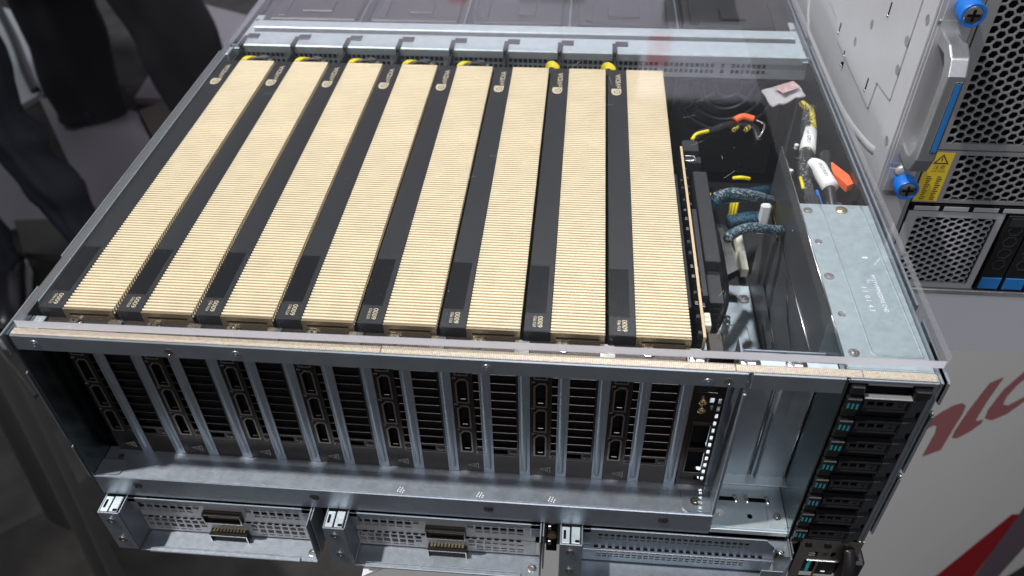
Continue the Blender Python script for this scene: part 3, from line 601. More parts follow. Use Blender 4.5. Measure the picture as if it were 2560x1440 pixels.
M().box(409.4, 415.0, 1.6, 5, -168, -154, .3).box(417.4, 428, 1.2, 5, -170, -154.4, .3).build("port_socket", PLAST, srv)
M().box(420, 423, .2, 1.0, -166.2, -164.8, .3).build("port_contact", CHROME, srv)
M().box(433.3, 436.6, 0.3, 30, -147, -131.4, .3).build("panel_corner", STEEL, srv)
lv = smooth_path([(430, 0, -139), (431, -5, -146), (432, -8, -155), (433.5, -10, -170), (434, -10, -186)], 5)
M().tube(lv, 4.0, 10, .7, rs=[3.0 + .1 * i for i in range(len(lv))]).build("release_lever", PLAST, srv, smooth=True)
M().box(433.6, 441, -3, 14, -180, -148.5, 1.5).build("lever_housing", PLAST, srv)
M().box(396, 402.6, 4, 5, -176, -132).build("panel_gap", VOID, srv)
M().lathe(V(399.6, 3.6, -138), *FR, [(3.2, 0), (3.2, 1.2), (2.6, 1.4)], 18).build("round_knob", ZINC2, srv, smooth='auto')

# ================================================================== riser cages under the ledge
def vents(nx, x0, px, wx, rows): return [(x0 + i * px, x0 + i * px + wx, a, b) for i in range(nx) for a, b in rows]
def make_riser(x0, label, kind):
    g = thing("riser_cage", (x0 + 62, 0, -172), label, "riser cage", "riser cages hanging under the server's front ledge")
    a = x0; W = 124.0 if kind != 'c' else 126.4
    left = [(12, -133.4), (-12, -133.4), (-12, -172), (12, -172)]
    M().box(a, a + .9, -11.9, 30, -172, -133.4, .2).box(a, a + 12.6, -12.4, -11.5, -172, -133.6, .25).box(a + 12.0, a + 12.9, -11.4, 8, -171.6, -134, .2).build("left_post", ZINC2, g)
    M().box(a + 1.0, a + 5.6, -11.4, -1.2, -134.2, -133.3, .3).box(a + 6.4, a + 11.4, -11.4, -1.0, -134.0, -133.1, .35).build("latch_cap", ZINC, g)
    M().box(a + 2, a + 3.4, -9, -3.6, -133.25, -133.05).box(a + 8.6, a + 11, -11, -9.4, -133.05, -132.95).build("latch_slot", VOID, g)
    M().box(a + 12.9, a + 17.5, -1.4, -.5, -146, -133.8, .2).box(a + 12.9, a + W - .6, -1.4, -.5, -137.6, -133.8, .2).box(a + W - 6, a + W - .6, -1.4, -.5, -146, -133.8, .2).build("opening_frame", ZINC2, g)
    M().box(a + W - .5, a + W + .4, -11.9, 30, -171, -133.6, .2).box(a + W + 1.1, a + W + 1.9, -8, 30, -170, -133.6, .2).build("right_wall", ZINC2, g)
    M().box(a + 13, a + W - .7, -11.6, 3.2, -174.6, -173.8, .2).box(a + 19, a + W - 11, -12.6, -9.9, -174.3, -172.6, .4).box(a + 19, a + W - 11, -9.3, -8.7, -173.8, -173.2, .2).build("tray", LEDGE, g)
    M().lathe(V(a + W - 5, -6, -173.7), X, Y, Z, [(2.6, 0), (2.6, .5), (2.2, .6), (1.2, .6), (1.1, .2)], 16).build("rivet", STEEL, g, smooth='auto')
    for zz in (-141.3, -161.5): screw(V(a + 6.2, -12.45, zz), *FR, 2.0, STEEL, g, .7, washer=2.6)
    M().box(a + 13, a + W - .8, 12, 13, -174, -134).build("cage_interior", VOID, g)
    if kind != 'c':
        for r_, (zt, zb) in enumerate(((-142.3, -157.0), (-159.2, -172.6))):
            hs = []
            cols = [14.4 + i * 4.85 for i in range(8)] + [80.6 + i * 4.85 for i in range(7)]
            for i, cx in enumerate(cols):
                if r_ == 0: rows = [(-144.2, -142.8), (-148.7, -145.2), (-151.2, -149.8)]
                else: rows = [(-163.4, -160.2), (-168.2, -164.6), (-170.6, -169.6)]
                if i in (7, 8): rows = [rows[0], (rows[1][0] + 1.6, rows[1][1])]
                for z0, z1 in rows: hs.append((a + cx, a + cx + 3.6, z0, z1))
            bp = M().plate(V(0, 3.0, 0), X, Z, -Y, a + 13.2, a + W - 3.4, zb, zt, 0, .8, hs).build("vented_bracket", GREYM, g)
            zc = -151.2 if r_ == 0 else -171.4
            cx0 = a + 54.5 if kind == 'a' else a + 56
            cn = M().ring([(cx0, zc - 4.6), (cx0 + 23.4, zc - 4.6), (cx0 + 23.4, zc + 4.4), (cx0, zc + 4.4)], [(cx0 + .8, zc - 3.9), (cx0 + 22.6, zc - 3.9), (cx0 + 22.6, zc + 3.5), (cx0 + .8, zc + 3.5)], V(0, 3, 0), X, Z, -Y, -6, 4.4 + (1.2 if r_ else 0)).build("connector_shell", NICKEL, g)
            M().ring([(cx0 - .1, zc - 4.7), (cx0 + 23.5, zc - 4.7), (cx0 + 23.5, zc + 4.5), (cx0 - .1, zc + 4.5)], [(cx0 + .45, zc - 4.1), (cx0 + 22.95, zc - 4.1), (cx0 + 22.95, zc + 3.9), (cx0 + .45, zc + 3.9)], V(0, 3 - 4.4 - (1.2 if r_ else 0), 0), X, Z, -Y, -.1, .15).build("connector_rim", STEEL, cn)
            M().box(cx0 + .6, cx0 + 22.8, 6.5, 7.5, zc - 4, zc + 4).build("connector_inside", VOID, cn)
            M().box(cx0 + 2, cx0 + 21.4, 1.0, 6, zc - 1.0, zc - .2).build("connector_tongue", PLAST2, cn)
            for i in range(10 if r_ else 0): M().box(cx0 + 1.4 + i * 2.1, cx0 + 2.6 + i * 2.1, 0.2, 2.4, zc + 4.42, zc + 4.6).build("spring_finger", BRASS, cn)
        M().plate(V(0, 2.2, 0), X, Y, Z, a + 13.4, a + W - 3.6, -0.4, 3.2, -158.6, -157.8, []).build("bracket_shelf", ZINC2, g)
        for i in range(22): M().box(a + 17 + i * 4.4, a + 19.6 + i * 4.4, 1.4, 2.8, -157.78, -157.6).build("shelf_slot", VOID, g)
    else:
        for r_ in range(2):
            zt, zb = ((-140.2, -156.6), (-158.4, -172.8))[r_]
            rows = [(-142.8, -141.8), (-146.4, -144.0), (-148.9, -147.9)] if r_ == 0 else [(-162.6, -160.0), (-166.0, -163.6), (-168.3, -167.2)]
            hs = [(a + 22 + i * 3.46, a + 24.4 + i * 3.46, z0, z1) for i in range(25) for z0, z1 in rows]
            M().plate(V(0, 3.0, 0), X, Z, -Y, a + 13.2, a + W - 3, zb, zt, 0, .8, hs).build("vented_bracket", ZINC2, g)
        M().box(a + 13.4, a + W - 3.2, -.4, 3.2, -157.6, -156.9, .2).build("bracket_shelf", ZINC2, g)
        for i in range(24): M().box(a + 20 + i * 4.1, a + 22.4 + i * 4.1, 1.0, 2.4, -156.88, -156.75).build("shelf_slot", VOID, g)
        M().box(a + W - 13, a + W - 1, -10.5, -9.6, -174, -150, .2).prism([(a + W - 12, -.6), (a + W - .8, -.6), (a + W - .8, -10.5), (a + W - 3, -10.5)], V(0, 0, -134.6), X, Y, Z, 0, .8).build("right_gusset", ZINC2, g)
        screw(V(a + W - 5, -8, -133.8), X, Y, Z, 1.6, STEEL, g, .6)
        screw(V(a + W - 6, -10.6, -160), *FR, 2.2, STEEL, g, .8)
    return g
make_riser(1.0, "leftmost riser cage, square vents and two metal connectors, under the bright ledge end", 'a')
make_riser(134.4, "middle riser cage with square vents and two metal connectors", 'b')
make_riser(269.2, "rightmost riser cage with small vent holes and no connectors, beside the port panel", 'c')
for xx in (126.5, 261):
    M().box(xx, xx + 6.5, 8, 9, -176, -133.6).build("cage_gap", VOID, srv)
for zz in (-140, -156):
    M().lathe(V(264.5, 7.6, zz), *FR, [(3.0, 0), (3.0, 2.0), (2.4, 2.3)], 18).build("round_knob", GOLDD, srv, smooth='auto')
    M().box(262, 264, 4.5, 7.5, zz - 8, zz - 3.5, .3).build("knob_catch", STEEL, srv)

# ================================================================== clear lid
c0 = [(3.0, 4.4), (437.4, 8.3), (440.3, 11.0), (438.4, 470), (3, 470)]
lid = M(); k = len(c0)
lid.add([(p[0], p[1], z_) for z_ in (1.2, 5.9) for p in c0], [tuple(range(k - 1, -1, -1)), tuple(range(k, 2 * k))]); lid.cm = 1
lid.add([(p[0], p[1], z_) for z_ in (1.2, 5.9) for p in c0], [(i, (i + 1) % k, k + (i + 1) % k, k + i) for i in range(k)])
lid.mi[-k + 1:] = [2] * (k - 1)
ld = lid.build("acrylic_lid", [ACRYL, ACRYLE, ACRYLP], None, label="thick clear acrylic sheet lying over the open server, front edge frosted", cat="lid")

ls = M(); rnd = random.Random(5)
for i in range(34):
    x_, y_ = rnd.uniform(10, 430), rnd.uniform(14, 300); a_ = rnd.choice((rnd.gauss(0.15, .15), rnd.gauss(0.9, .3))); l_ = rnd.uniform(2, 13)
    if i < 8: x_, y_ = 410 + rnd.uniform(0, 24), 95 + rnd.uniform(0, 60); l_ = rnd.uniform(3, 9)
    ls.rbox(V(x_, y_, 5.91), V(math.cos(a_), math.sin(a_), 0), V(-math.sin(a_), math.cos(a_), 0), Z, 0, l_, -.035, .035, 0, .01)
SCR = mat("scratch_haze", (0.5, 0.5, 0.52), 0, .6)
ls.build("scratch_marks", SCR, ld, kind="stuff")
# ================================================================== leads and parts in the right rear of the chassis
def lead(name, path, r, mt, label, cat="cable", extra=None, group=None, root=None):
    t_ = thing(name, path[0], label, cat, group); M().tube(smooth_path(path), r, 12).build("sheath", mt, t_, smooth=True); return t_
a = lead("braided_cable", [(441 - 12, 262, -14), (424, 250, -10), (420.5, 236, -9), (417.5, 222, -9), (414, 203, -10), (410, 186, -11), (408.6, 172, -12), (408, 160, -14)], 4.2, BRAIDK, "black braided cable with a straight white printed sleeve, plugged in behind the steel cover plate")
M().tube(smooth_path([(421.6, 262, -9), (424.2, 248, -7), (423, 236, -6.5), (421.6, 226, -6.5)]), 2.6, 8).build("yellow_flecked_strand", BRAIDY, a, smooth=True)
M().tube([(419.4, 224, -8.9), (414.6, 202, -9.6)], 5.0, 16).build("white_sleeve", WHITE, a, smooth=True)
letters("LX G93.1", 14, 2.4, V(416.3, 219, -4.3), -Y - X * .18, X, Z, "print", INK, a)
M().tube([(413.6, 199, -10.2), (409.5, 172, -12)], 4.6, 12).build("heat_shrink", PLAST, a, smooth=True)
M().box(402.6, 412, 139, 152, -18, -7.5, .6).box(404, 410.6, 152, 160, -17, -8.5, .6).build("plug", PLAST2, a)
for i in range(4): M().box(403.6 + i * 2.2, 404.8 + i * 2.2, 138.6, 151, -7.48, -7.1, .1).build("plug_rib", PLAST, a)
M().tube([(404.8, 172, -9), (404.6, 160, -9)], 1.0, 8).build("yellow_wire", YEL, a, smooth=True)
b = lead("braided_cable", [(424, 196, -8), (422, 184, -8), (420, 166, -9), (419, 152, -11), (418.6, 142, -13)], 3.8, PLAST, "short black cable with a bent white sleeve beside the orange tab")
M().tube(smooth_path([(414.6, 186, -9.4), (417.0, 181, -7.6), (418.2, 172, -7.6), (420.4, 160.5, -8.2)]), 4.9, 16).build("white_sleeve", WHITE, b, smooth=True)
letters("SFC2 R10.1", 14, 2.2, V(415.2, 179, -2.6), -Y + X * .12, X, Z, "print", INK, b)
M().box(415, 424.5, 137, 148, -17, -9, .6).build("plug", PLAST2, b); M().box(411.6, 413.4, 144, 160, -16, -9, .5).build("blue_latch", BLUE, b)
t_ = thing("orange_strap", (429, 172, -6), "blurred orange strap beside the lower white sleeve", "strap")
M().prism([(422.6, 183), (425.4, 184.6), (432.6, 171), (433.2, 162), (429.4, 159.5), (424, 172)], V(0, 0, -7), X, Y, Z, -3, 1.6).build("strap", ORNG, t_)
a = lead("wrapped_lead", [(343, 205, -5), (348, 212, -5), (356, 217, -6), (364, 223, -6), (372, 229, -8), (384, 230, -10), (388, 222, -16)], 3.0, PLAST, "black wrapped lead with a yellow wire and an orange cap, above the black socket")
M().tube(smooth_path([(341.6, 203, -4), (345, 207.6, -2.6), (352.5, 212.0, -2.8)]), 1.3, 8).build("yellow_wire", YEL, a, smooth=True)
M().tube(smooth_path([(371.5, 229, -4), (377, 232, -3), (384, 231, -4)]), 2.6, 10, .8).build("orange_cap", ORNG, a, smooth=True)
for j in range(2): M().tube([(370 + j * 8, 223 + j, -9), (374 + j * 8, 228, -8)], 1.6, 8).build("yellow_flecks", BRAIDY, a, smooth=True)
M().tube(smooth_path([(385.5, 231, -5), (390, 226, -5), (388, 218, -6), (385, 214, -8)]), .8, 8).build("clear_loop", STEEL, a, smooth=True)
for i in range(2):
    for j in range(3):
        xx, yy = ((358, 206), (378, 206))[i]
        M().tube([(xx + j * 2.2, yy + 16, -58), (xx + j * 2.0 - 1.5, yy + 6, -76)], 1.0, 6).build("yellow_wire", YEL, a, smooth=True)
M().tube(smooth_path([(366, 176, -14), (370, 174, -12), (376, 176, -14)]), 1.2, 6).build("yellow_wire", YEL, a, smooth=True)
lead("braided_cable", [(350, 150, -16), (356, 156, -15), (364, 163, -18), (378, 176, -26), (394, 200, -40)], 4.4, BRAIDB, "blue and black braided cable beside the black heatsink, upper one")
lead("braided_cable", [(352, 152, -12), (360, 158, -13), (368, 160, -14), (380, 166, -20), (392, 176, -30)], 3.2, BRAIDW, "silver flecked blue braided cable lying over the blue one")
lead("braided_cable", [(362, 146, -26), (372, 150, -26), (382, 154, -28)], 4.5, BRAIDB, "short length of blue braided cable lower down in the gap")
lead("braided_cable", [(356, 116, -14), (364, 126, -16), (374, 132, -18), (386, 138, -24), (394, 146, -30)], 3.0, BRAIDW, "silver and blue braided cable nearest the front of the gap")
for i in range(5): lead("black_cable", [(348 + i * 1.5, 150 - i * 5, -22 - i * 3), (354 + i, 130, -30 - i * 3), (353 + i, 104 - i * 2, -46), (350, 86, -66)], 2.6, WIREB, ["frontmost", "second", "middle", "fourth", "rearmost"][4 - i] + " black cable curving down beside the black heatsink", group="black cables in the gap")
t_ = thing("white_clip", (386, 150, -50), "white plastic post standing in front of the dark cage wall", "clip"); M().box(379.6, 385.6, 148, 152, -36, -14, 1.2).build("post", WHITE, t_)
t_ = thing("air_baffle", (376, 190, -90), "pale angled plate with a cream bar deep in the gap", "baffle")
M().prism([(352, 200), (352, 226), (362, 246), (382, 252), (392, 206), (376, 194), (364, 192)], V(0, 0, -112), X, Y, Z, 0, 1.2).build("plate", STEEL, t_)
M().box(389, 394, 196, 258, -112, -104, .6).build("cream_bar", CREAM, t_)
t_ = thing("tag_bag", (405, 275, -8), "crumpled clear bag with a printed tag at the rear corner", "bag")
gv = []; gf = []
for i in range(7):
    for j in range(6):
        u_, v_ = i / 6, j / 5; gv.append((395 + u_ * 25 + v_ * 5, 274 + u_ * 15 - v_ * 22 + u_ * v_ * 3, -6 + 0.9 * math.sin(i * 1.9 + j * 1.3) * (0.3 + v_)))
for i in range(6):
    for j in range(5): gf.append((i * 6 + j, (i + 1) * 6 + j, (i + 1) * 6 + j + 1, i * 6 + j + 1))
BAG = mat("frosted_bag_film", (0.52, 0.50, 0.52), 0.0, 0.35, 0.1, 100); BAG.node_tree.nodes["Principled BSDF"].inputs["Alpha"].default_value = 0.7
M().add(gv, gf).add([(p[0], p[1], p[2] - 1.0) for p in gv], gf).build("film", BAG, t_, smooth=True)
M().prism([(403, 274), (418, 283), (421, 274), (408, 265)], V(0, 0, -3.2), X, Y, Z, 0, .3).build("printed_tag", mat("pink_print", (0.45, 0.30, 0.30), 0, .5, .3, 300), t_)
for xx, yy in ((396, 213), (399, 201), (416, 168), (408, 232)):
    M().lathe(V(xx + 8, yy, -26), X, Y, Z, [(1.6, 0), (1.6, 3), (1.0, 3.4)], 12).build("white_standoff", WHITE, srv, smooth='auto')

# ================================================================== second server behind on the right
s2 = thing("rack_server", (560, 400, -104), "silver rack server with honeycomb vents and a blue striped handle, standing behind on the right", "server")
SX0, SF = 456.0, 180.0
M().box(SX0, SX0 + 1.5, SF + 6, 760, -104, 160, .3).build("side_panel", SILV, s2)
M().box(SX0 - 1.6, SX0 - .1, SF + 1, SF + 20.5, -104, 160, .3).box(SX0 - 1.4, SX0 + 2, SF + 20.6, 760, -40.5, -36, .6).build("mounting_strip", SILV, s2)
for zz in (84.8, 9.2): M().lathe(V(SX0 - 1.65, SF + 7, zz), Y, Z, -X, [(3.0, 0), (3.0, .1), (2.4, .15), (2.3, -.4)], 20).build("strip_hole", GREYM, s2, smooth='auto')
M().tube(smooth_path([(SX0 + 3.0, q_[0], q_[1]) for q_ in [(436, 30), (432, -5), (418, -20), (398, -25), (286, -24), (222, -14), (198, -6)]], 6), 4.2, 14, 1).build("pressed_groove", SILV, s2, smooth=True)
rp = M().prism([(372, 150), (374, 18), (342, 17), (331, 6), (234, 4.5), (232, 24), (204, 27), (204, 150)], V(SX0 + .2, 0, 0), Y, Z, -X, 0, 1.5).build("pressed_panel", SILV, s2)
bq = rp.modifiers.new("bevel", 'BEVEL'); bq.width = 0.0018; bq.segments = 3
for yy, zz, l_ in ((245, 65.8, 9), (329, 15.8, 8), (246, 15, 9), (305, 8, 4), (305, 0, 3)):
    M().tube([(SX0 - 1.0, yy, zz - l_ / 2), (SX0 - 1.0, yy, zz + l_ / 2)], .9, 8).build("panel_slit", VOID, s2, smooth=True)
    M().tube([(SX0 - 1.5, yy, zz - l_ / 2), (SX0 - 1.5, yy, zz - l_ / 2 + 1.2)], .9, 8).build("slit_lug", CHROME, s2, smooth=True)
for yy, zz in ((268, 46), (206, 64), (206, 46), (290, 24)): M().lathe(V(SX0 - 1.25, yy, zz), Y, Z, -X, [(3.2, 0), (3.0, .15)], 18).build("spot_weld", GREYM, s2)
M().box(SX0 + 2, 640, SF + 9, 760, -104, 160).build("body", GREYM, s2)
# front ear
M().box(SX0, 475.4, SF, SF + 8, -102, 160, .4).build("front_ear", SILVB, s2)
M().box(SX0 + 1.6, 473.6, SF - .8, SF - .05, -2.4, 88.5, .5).build("ear_plate", SILVB, s2)
for zz, hh in ((96.7, 0), (-12, 0)):
    M().box(SX0 + 2.6, 474, SF - .7, SF - .05, zz - 9.5, zz + 7.2, .5).build("screw_plate", SILVB, s2)
    kn = M().lathe(V(467.4, SF - .7, zz), *FR, [(5.0, 0), (5.0, 5), (6.6, 5.4), (6.6, 13), (6.2, 13.6), (5.0, 13.6), (5.0, 12.6)], 28).build("thumbscrew", BLUE, s2, smooth='auto')
    M().lathe(V(467.4, SF - .7, zz), *FR, [(4.9, 12.4), (4.9, 13.2), (4.3, 13.5)], 24).build("screw_face", STEEL, kn, smooth='auto')
    M().box(464.2, 470.6, SF - 14.45, SF - 14.1, zz - .7, zz + .7).box(466.7, 468.1, SF - 14.5, SF - 14.15, zz - 3.2, zz + 3.2).build("cross_slot", VOID, kn)
    if zz < 0: M().lathe(V(465.6, SF - .8, zz + 6), *FR, [(4.2, 0), (4.0, 2.0), (3, 3)], 20).build("screw_boss", SILVB, s2, smooth=True)
# handle: a bent bar standing off the ear
hp = [(0, 82), (-13, 81), (-20, 77), (-24, 68), (-24, 16), (-20, 6), (-12, 3.4), (0, 5)]
hi = [(0, 74), (-11, 74), (-15, 70), (-17, 64), (-17, 20), (-14.5, 14), (-10, 12), (0, 13)]
hd = M(); P3 = lambda q, x: (x, SF - .8 + q[0], q[1]); n_ = len(hp)
vs = [P3(q, 460.6) for q in hp] + [P3(q, 460.6) for q in hi] + [P3(q, 471.0) for q in hp] + [P3(q, 471.0) for q in hi]; fs = []
for i in range(n_ - 1): fs += [(i, i + 1, n_ + i + 1, n_ + i), (2 * n_ + i, 3 * n_ + i, 3 * n_ + i + 1, 2 * n_ + i + 1), (i, 2 * n_ + i, 2 * n_ + i + 1, i + 1), (n_ + i, n_ + i + 1, 3 * n_ + i + 1, 3 * n_ + i)]
hd.add(vs, fs); hh = hd.build("handle", HANDLE, s2, smooth=False)
bv = hh.modifiers.new("bevel", 'BEVEL'); bv.width = 0.0012; bv.segments = 3
M().box(466.6, 469.4, SF - 25.2, SF - 24.85, 22, 64, .1).build("blue_inlay", BLUED, hh)
M().ring([(466, 21.2), (470, 21.2), (470, 64.8), (466, 64.8)], [(466.5, 21.8), (469.5, 21.8), (469.5, 64.2), (466.5, 64.2)], V(0, SF - 24.8, 0), X, Z, -Y, 0, .25).build("inlay_frame", STEEL, hh)
M().box(475.6, 478.2, SF + .8, SF + 8, -103, 160, .4).build("seam_strip", GREYM, s2)
M().box(478.3, 640, SF + 6, SF + 7, -103, 160).build("bezel_void", VOID, s2)
def hexgrid(m_, x0, x1, z0, z1, s_, wall):
    dx = 1.5 * s_; dz = math.sqrt(3) * s_; i = 0; cx = x0
    hexp = lambda cx, cz, r: [(cx + r * math.cos(R(60 * k)), cz + r * math.sin(R(60 * k))) for k in range(6)]
    while cx <= x1:
        cz = z0 + (dz / 2 if i % 2 else 0)
        while cz <= z1: m_.ring(hexp(cx, cz, s_), hexp(cx, cz, s_ - wall), V(0, SF, 0), X, Z, -Y, -1.4, 0); cz += dz
        cx += dx; i += 1
def frame(m_, a0, a1, b0, b1, i0, i1, j0, j1, c=0.02): m_.plate(V(0, SF, 0), X, Z, -Y, a0, a1, b0, b1, -1.6, c, [(i0, i1, j0, j1)])
t1 = M(); hexgrid(t1, 487, 640, 15.5, 150, 3.25, .62); frame(t1, 478.6, 640, 8.9, 158, 485.2, 638, 13.2, 156); t1.build("honeycomb_panel", GREYM, s2)
t2 = M(); hexgrid(t2, 498.4, 640, -25, 4.0, 3.25, .62); frame(t2, 478.6, 640, -29.6, 7.8, 496.4, 638, -27.2, 5.2); t2.build("honeycomb_panel", GREYM, s2)
t3 = M(); hexgrid(t3, 487.3, 532, -93.3, -42.5, 2.85, .55); frame(t3, 479.4, 538.2, -99.2, -36.4, 485.4, 534.0, -95.4, -40.8); t3.build("honeycomb_panel", SILVB, s2)
M().box(479, 640, SF - .3, SF + 1.2, -36.2, -31.0, .4).build("latch_rail", VOID, s2)
for i in range(9): M().box(481.4 + i * 18, 496.5 + i * 18, SF - .6, SF - .31, -35.4, -32.2, .3).build("latch_clip", SILVB, s2)
M().box(478, 640, SF - 1.4, SF + 3, -104.5, -100.2, .5).build("bottom_rail", GREYM, s2)
lb = M().box(478.9, 493.2, SF - .12, SF - .04, -28.6, 6.6).build("warning_label", YLAB, s2)
M().ring([(482.4, -1.2), (491.6, -1.2), (487, 5.6)], [(483.8, -.4), (490.2, -.4), (487, 4.3)], V(0, SF - .13, 0), X, Z, -Y, 0, .08).box(486.8, 487.3, SF - .22, SF - .14, .8, 3).build("warning_triangle", INK, lb)
letters("注意", 6.8, 3.0, V(483.6, SF - .13, -5.0), X, Z, -Y, "label_text", INK, lb)
letters("CAUTION", 7.6, 1.2, V(483.4, SF - .13, -7.0), X, Z, -Y, "label_text", INK, lb)
for xx in (482.2, 488.2):
    for i in range(12): M().box(xx, xx + 2.6 + .6 * math.sin(i * 2.1), SF - .2, SF - .14, -27.4 + i * 1.5, -26.7 + i * 1.5).build("label_line", INK, lb)
for i in range(5):
    x0 = 540.2 + i * 15.6
    d = thing("drive_carrier", (x0 + 7, 190, -100), "black drive carrier with a blue release tab, " + ["beside the honeycomb panel", "second from the honeycomb panel", "third from the honeycomb panel", "fourth from the honeycomb panel", "fifth from the honeycomb panel"][i], "drive", "blue tabbed drive carriers in the silver server")
    M().box(x0, x0 + 14.6, SF - 1.4, SF + 6, -99.6, -37, .5).build("carrier_face", PLAST, d)
    M().box(x0 + .8, x0 + 13.8, SF - 2.2, SF - 1.45, -96.9, -87.3, .3).build("release_tab", BLUED, d)
    for j in range(4): M().ring([(x0 + 7.3 + 4.6 * math.cos(R(60 * q)), -48 - j * 9.4 + 4.6 * math.sin(R(60 * q))) for q in range(6)], [(x0 + 7.3 + 3.8 * math.cos(R(60 * q)), -48 - j * 9.4 + 3.8 * math.sin(R(60 * q))) for q in range(6)], V(0, SF - 1.5, 0), X, Z, -Y, 0, .3).build("hex_rim", PLAST2, d)
    M().box(x0 + 2, x0 + 12.4, SF - 1.9, SF - 1.45, -45, -38.4, .3).build("carrier_window", PLAST2, d)
M().tube([(SX0 + 1.8, SF - .2, 86), (SX0 + 1.8, SF - .2, 88)], 1, 6).build("pin", STEEL, s2)
M().box(498, 640, SF + 20, 740, -178, -104.6).build("stand_block", PLINTHT, s2)

# ================================================================== plinth with printed side
pb = V(173, -3, -178); pt = V(.84796, .53006, 0).normalized(); pn = V(pt.y, -pt.x, 0)
PL = thing("display_plinth", (600, 600, -1100), "grey laminate display plinth with red lettering and a red stripe, under both servers", "plinth")
p1 = pb - pt * 260; p2 = pb + pt * 1500; back = V(-pt.y, pt.x, 0)
cs = [p1, p2, p2 + back * 1300, p1 + back * 1300]
cs = [p1, p2, p2 + V(-600, 1200, 0), V(60, 900, -178), V(40, 0, -178) + back * 120]
cs = [pb - pt * 25, p2, p2 + V(-700, 1300, 0), V(146, 900, -178)]
k = len(cs)
M().add([(c.x, c.y, z_) for z_ in (-196, -178.5) for c in cs], [tuple(range(k - 1, -1, -1)), tuple(range(k, 2 * k))] + [(i, (i + 1) % k, k + (i + 1) % k, k + i) for i in range(k)]).build("top_board", PLINTHT, PL)
q = [c.copy() for c in cs]; q[0] = q[0] + pn * 0; 
M().add([(c.x + pn.x * (.0 if i > 1 else 1.0), c.y + pn.y * (.0 if i > 1 else 1.0), z_) for z_ in (-1100, -178.9) for i, c in enumerate(q)], [tuple(range(k - 1, -1, -1))] + [(i, (i + 1) % k, k + (i + 1) % k, k + i) for i in range(k)]).build("side_board", PLINTH, PL)
def wallpoly(pts, name, mt, c=1.6):
    M().prism([(p[0], p[1]) for p in pts], pb - V(0, 0, -178), pt, Z, pn, c, c + .4).build(name, mt, PL)
wallpoly([(522, -348), (536, -344), (552, -343), (566, -347), (575, -356), (577, -370), (575, -387), (573, -426), (544, -419), (545, -380), (541, -368), (533, -362), (523, -362)], "letter_n", PRED)
wallpoly([(598, -335), (618, -337), (612, -372), (611, -398), (616, -405), (626, -407), (627, -414), (612, -419), (594, -419), (584, -413), (582, -400), (586, -372)], "letter_t", PRED)
wallpoly([(660, -345), (684, -344), (704, -352), (715, -370), (700, -372), (690, -362), (672, -360), (656, -368), (648, -382), (650, -396), (664, -406), (690, -406), (706, -402), (700, -414), (672, -424), (646, -420), (630, -408), (626, -392), (634, -364)], "letter_e", PRED)
wallpoly([(880, -772), (905, -790), (901, -969), (900, -1040), (700, -1040), (700, -905), (760, -849)], "red_stripe", PREDD)
wallpoly([(906, -740), (1000, -650), (1090, -700), (1010, -1060), (906, -1060)], "mauve_stripe", PMAUVE)

# ================================================================== floor and surroundings
M().box(-5200, 3600, -2500, 6200, -1110, -1100).build("floor", CARPET, None, kind="structure")
tiles = [([(-1577, 2101), (-1507, 2105), (-1196, 2029), (-1150, 1960), (-893, 1602), (-892, 1471), (-998, 1410), (-1150, 1560)], TILE, "stage_tile"),
         ([(-1002, 1400), (-890, 1462), (-720, 1300), (-830, 1150), (-913, 1277)], TILE, "stage_tile"),
         ([(-1900, 1600), (-1637, 1830), (-1155, 1462), (-1352, 1335), (-1700, 1330)], TILE, "stage_tile"),
         ([(-2300, 2900), (-2001, 2762), (-1600, 2250), (-1590, 2108), (-1680, 1850), (-1960, 1640), (-2700, 2400)], TILEL, "stage_tile"),
         ([(-1190, 2031), (-990, 2290), (-700, 2200), (-850, 1600), (-886, 1608)], WOOD, "floor_board"),
         ([(-1283, 1424), (-1130, 1445), (-990, 1380), (-1000, 1285), (-1180, 1290)], mat("dark_grey_mat", (0.05, 0.047, 0.045), 0, .9, .2, 20), "floor_mat"),
         ([(-1080, 2110), (-900, 2700), (-1330, 2900), (-1240, 2110)], TILE, "stage_tile")]
for i, (pp, mm, nn) in enumerate(tiles): M().prism(pp, V(0, 0, -1100), X, Y, Z, .5, 18 + i).build(nn, mm, None, kind="structure")
c_ = thing("floor_cable", (-1900, 2500, -1078), "dark cable lying across the pale tiles at the top left", "cable"); M().tube(smooth_path([(-2200, 2880, -1072), (-2123, 2795, -1072), (-1900, 2520, -1072), (-1711, 2266, -1072), (-1600, 2130, -1072)]), 16, 8).build("sheath", WIREB, c_, smooth=True)
# draped table on the left
dv = []; nn = 90; A = V(-700, 600, 0); B = V(-330, 300, 0); dd = (B - A); nrm = V(dd.y, -dd.x, 0).normalized() * -1
for j in range(9):
    for i in range(nn):
        s_ = i / (nn - 1); z_ = -420 - 680 * j / 8; amp = 2 + 14 * j / 8
        p = A + dd * s_ - nrm * (amp * math.sin(s_ * 15 + 1.1 * math.sin(s_ * 7 + j * .12)) + j * 6); dv.append((p.x, p.y, z_))
df = [(j * nn + i, j * nn + i + 1, (j + 1) * nn + i + 1, (j + 1) * nn + i) for j in range(8) for i in range(nn - 1)]
tb = thing("hanging_drape", (-520, 450, -1100), "black floor-length cloth hanging in soft folds from a low rail, left of the server", "drape")
M().add(dv, df).build("cloth_skirt", CLOTHB, tb, smooth=True)
M().box(-10, -9, 0, 1, 0, 1) if 0 else M().tube([(A.x, A.y, -424), (B.x, B.y, -424)], 3, 8).build("top_rail", CLOTHB, tb, smooth=True)
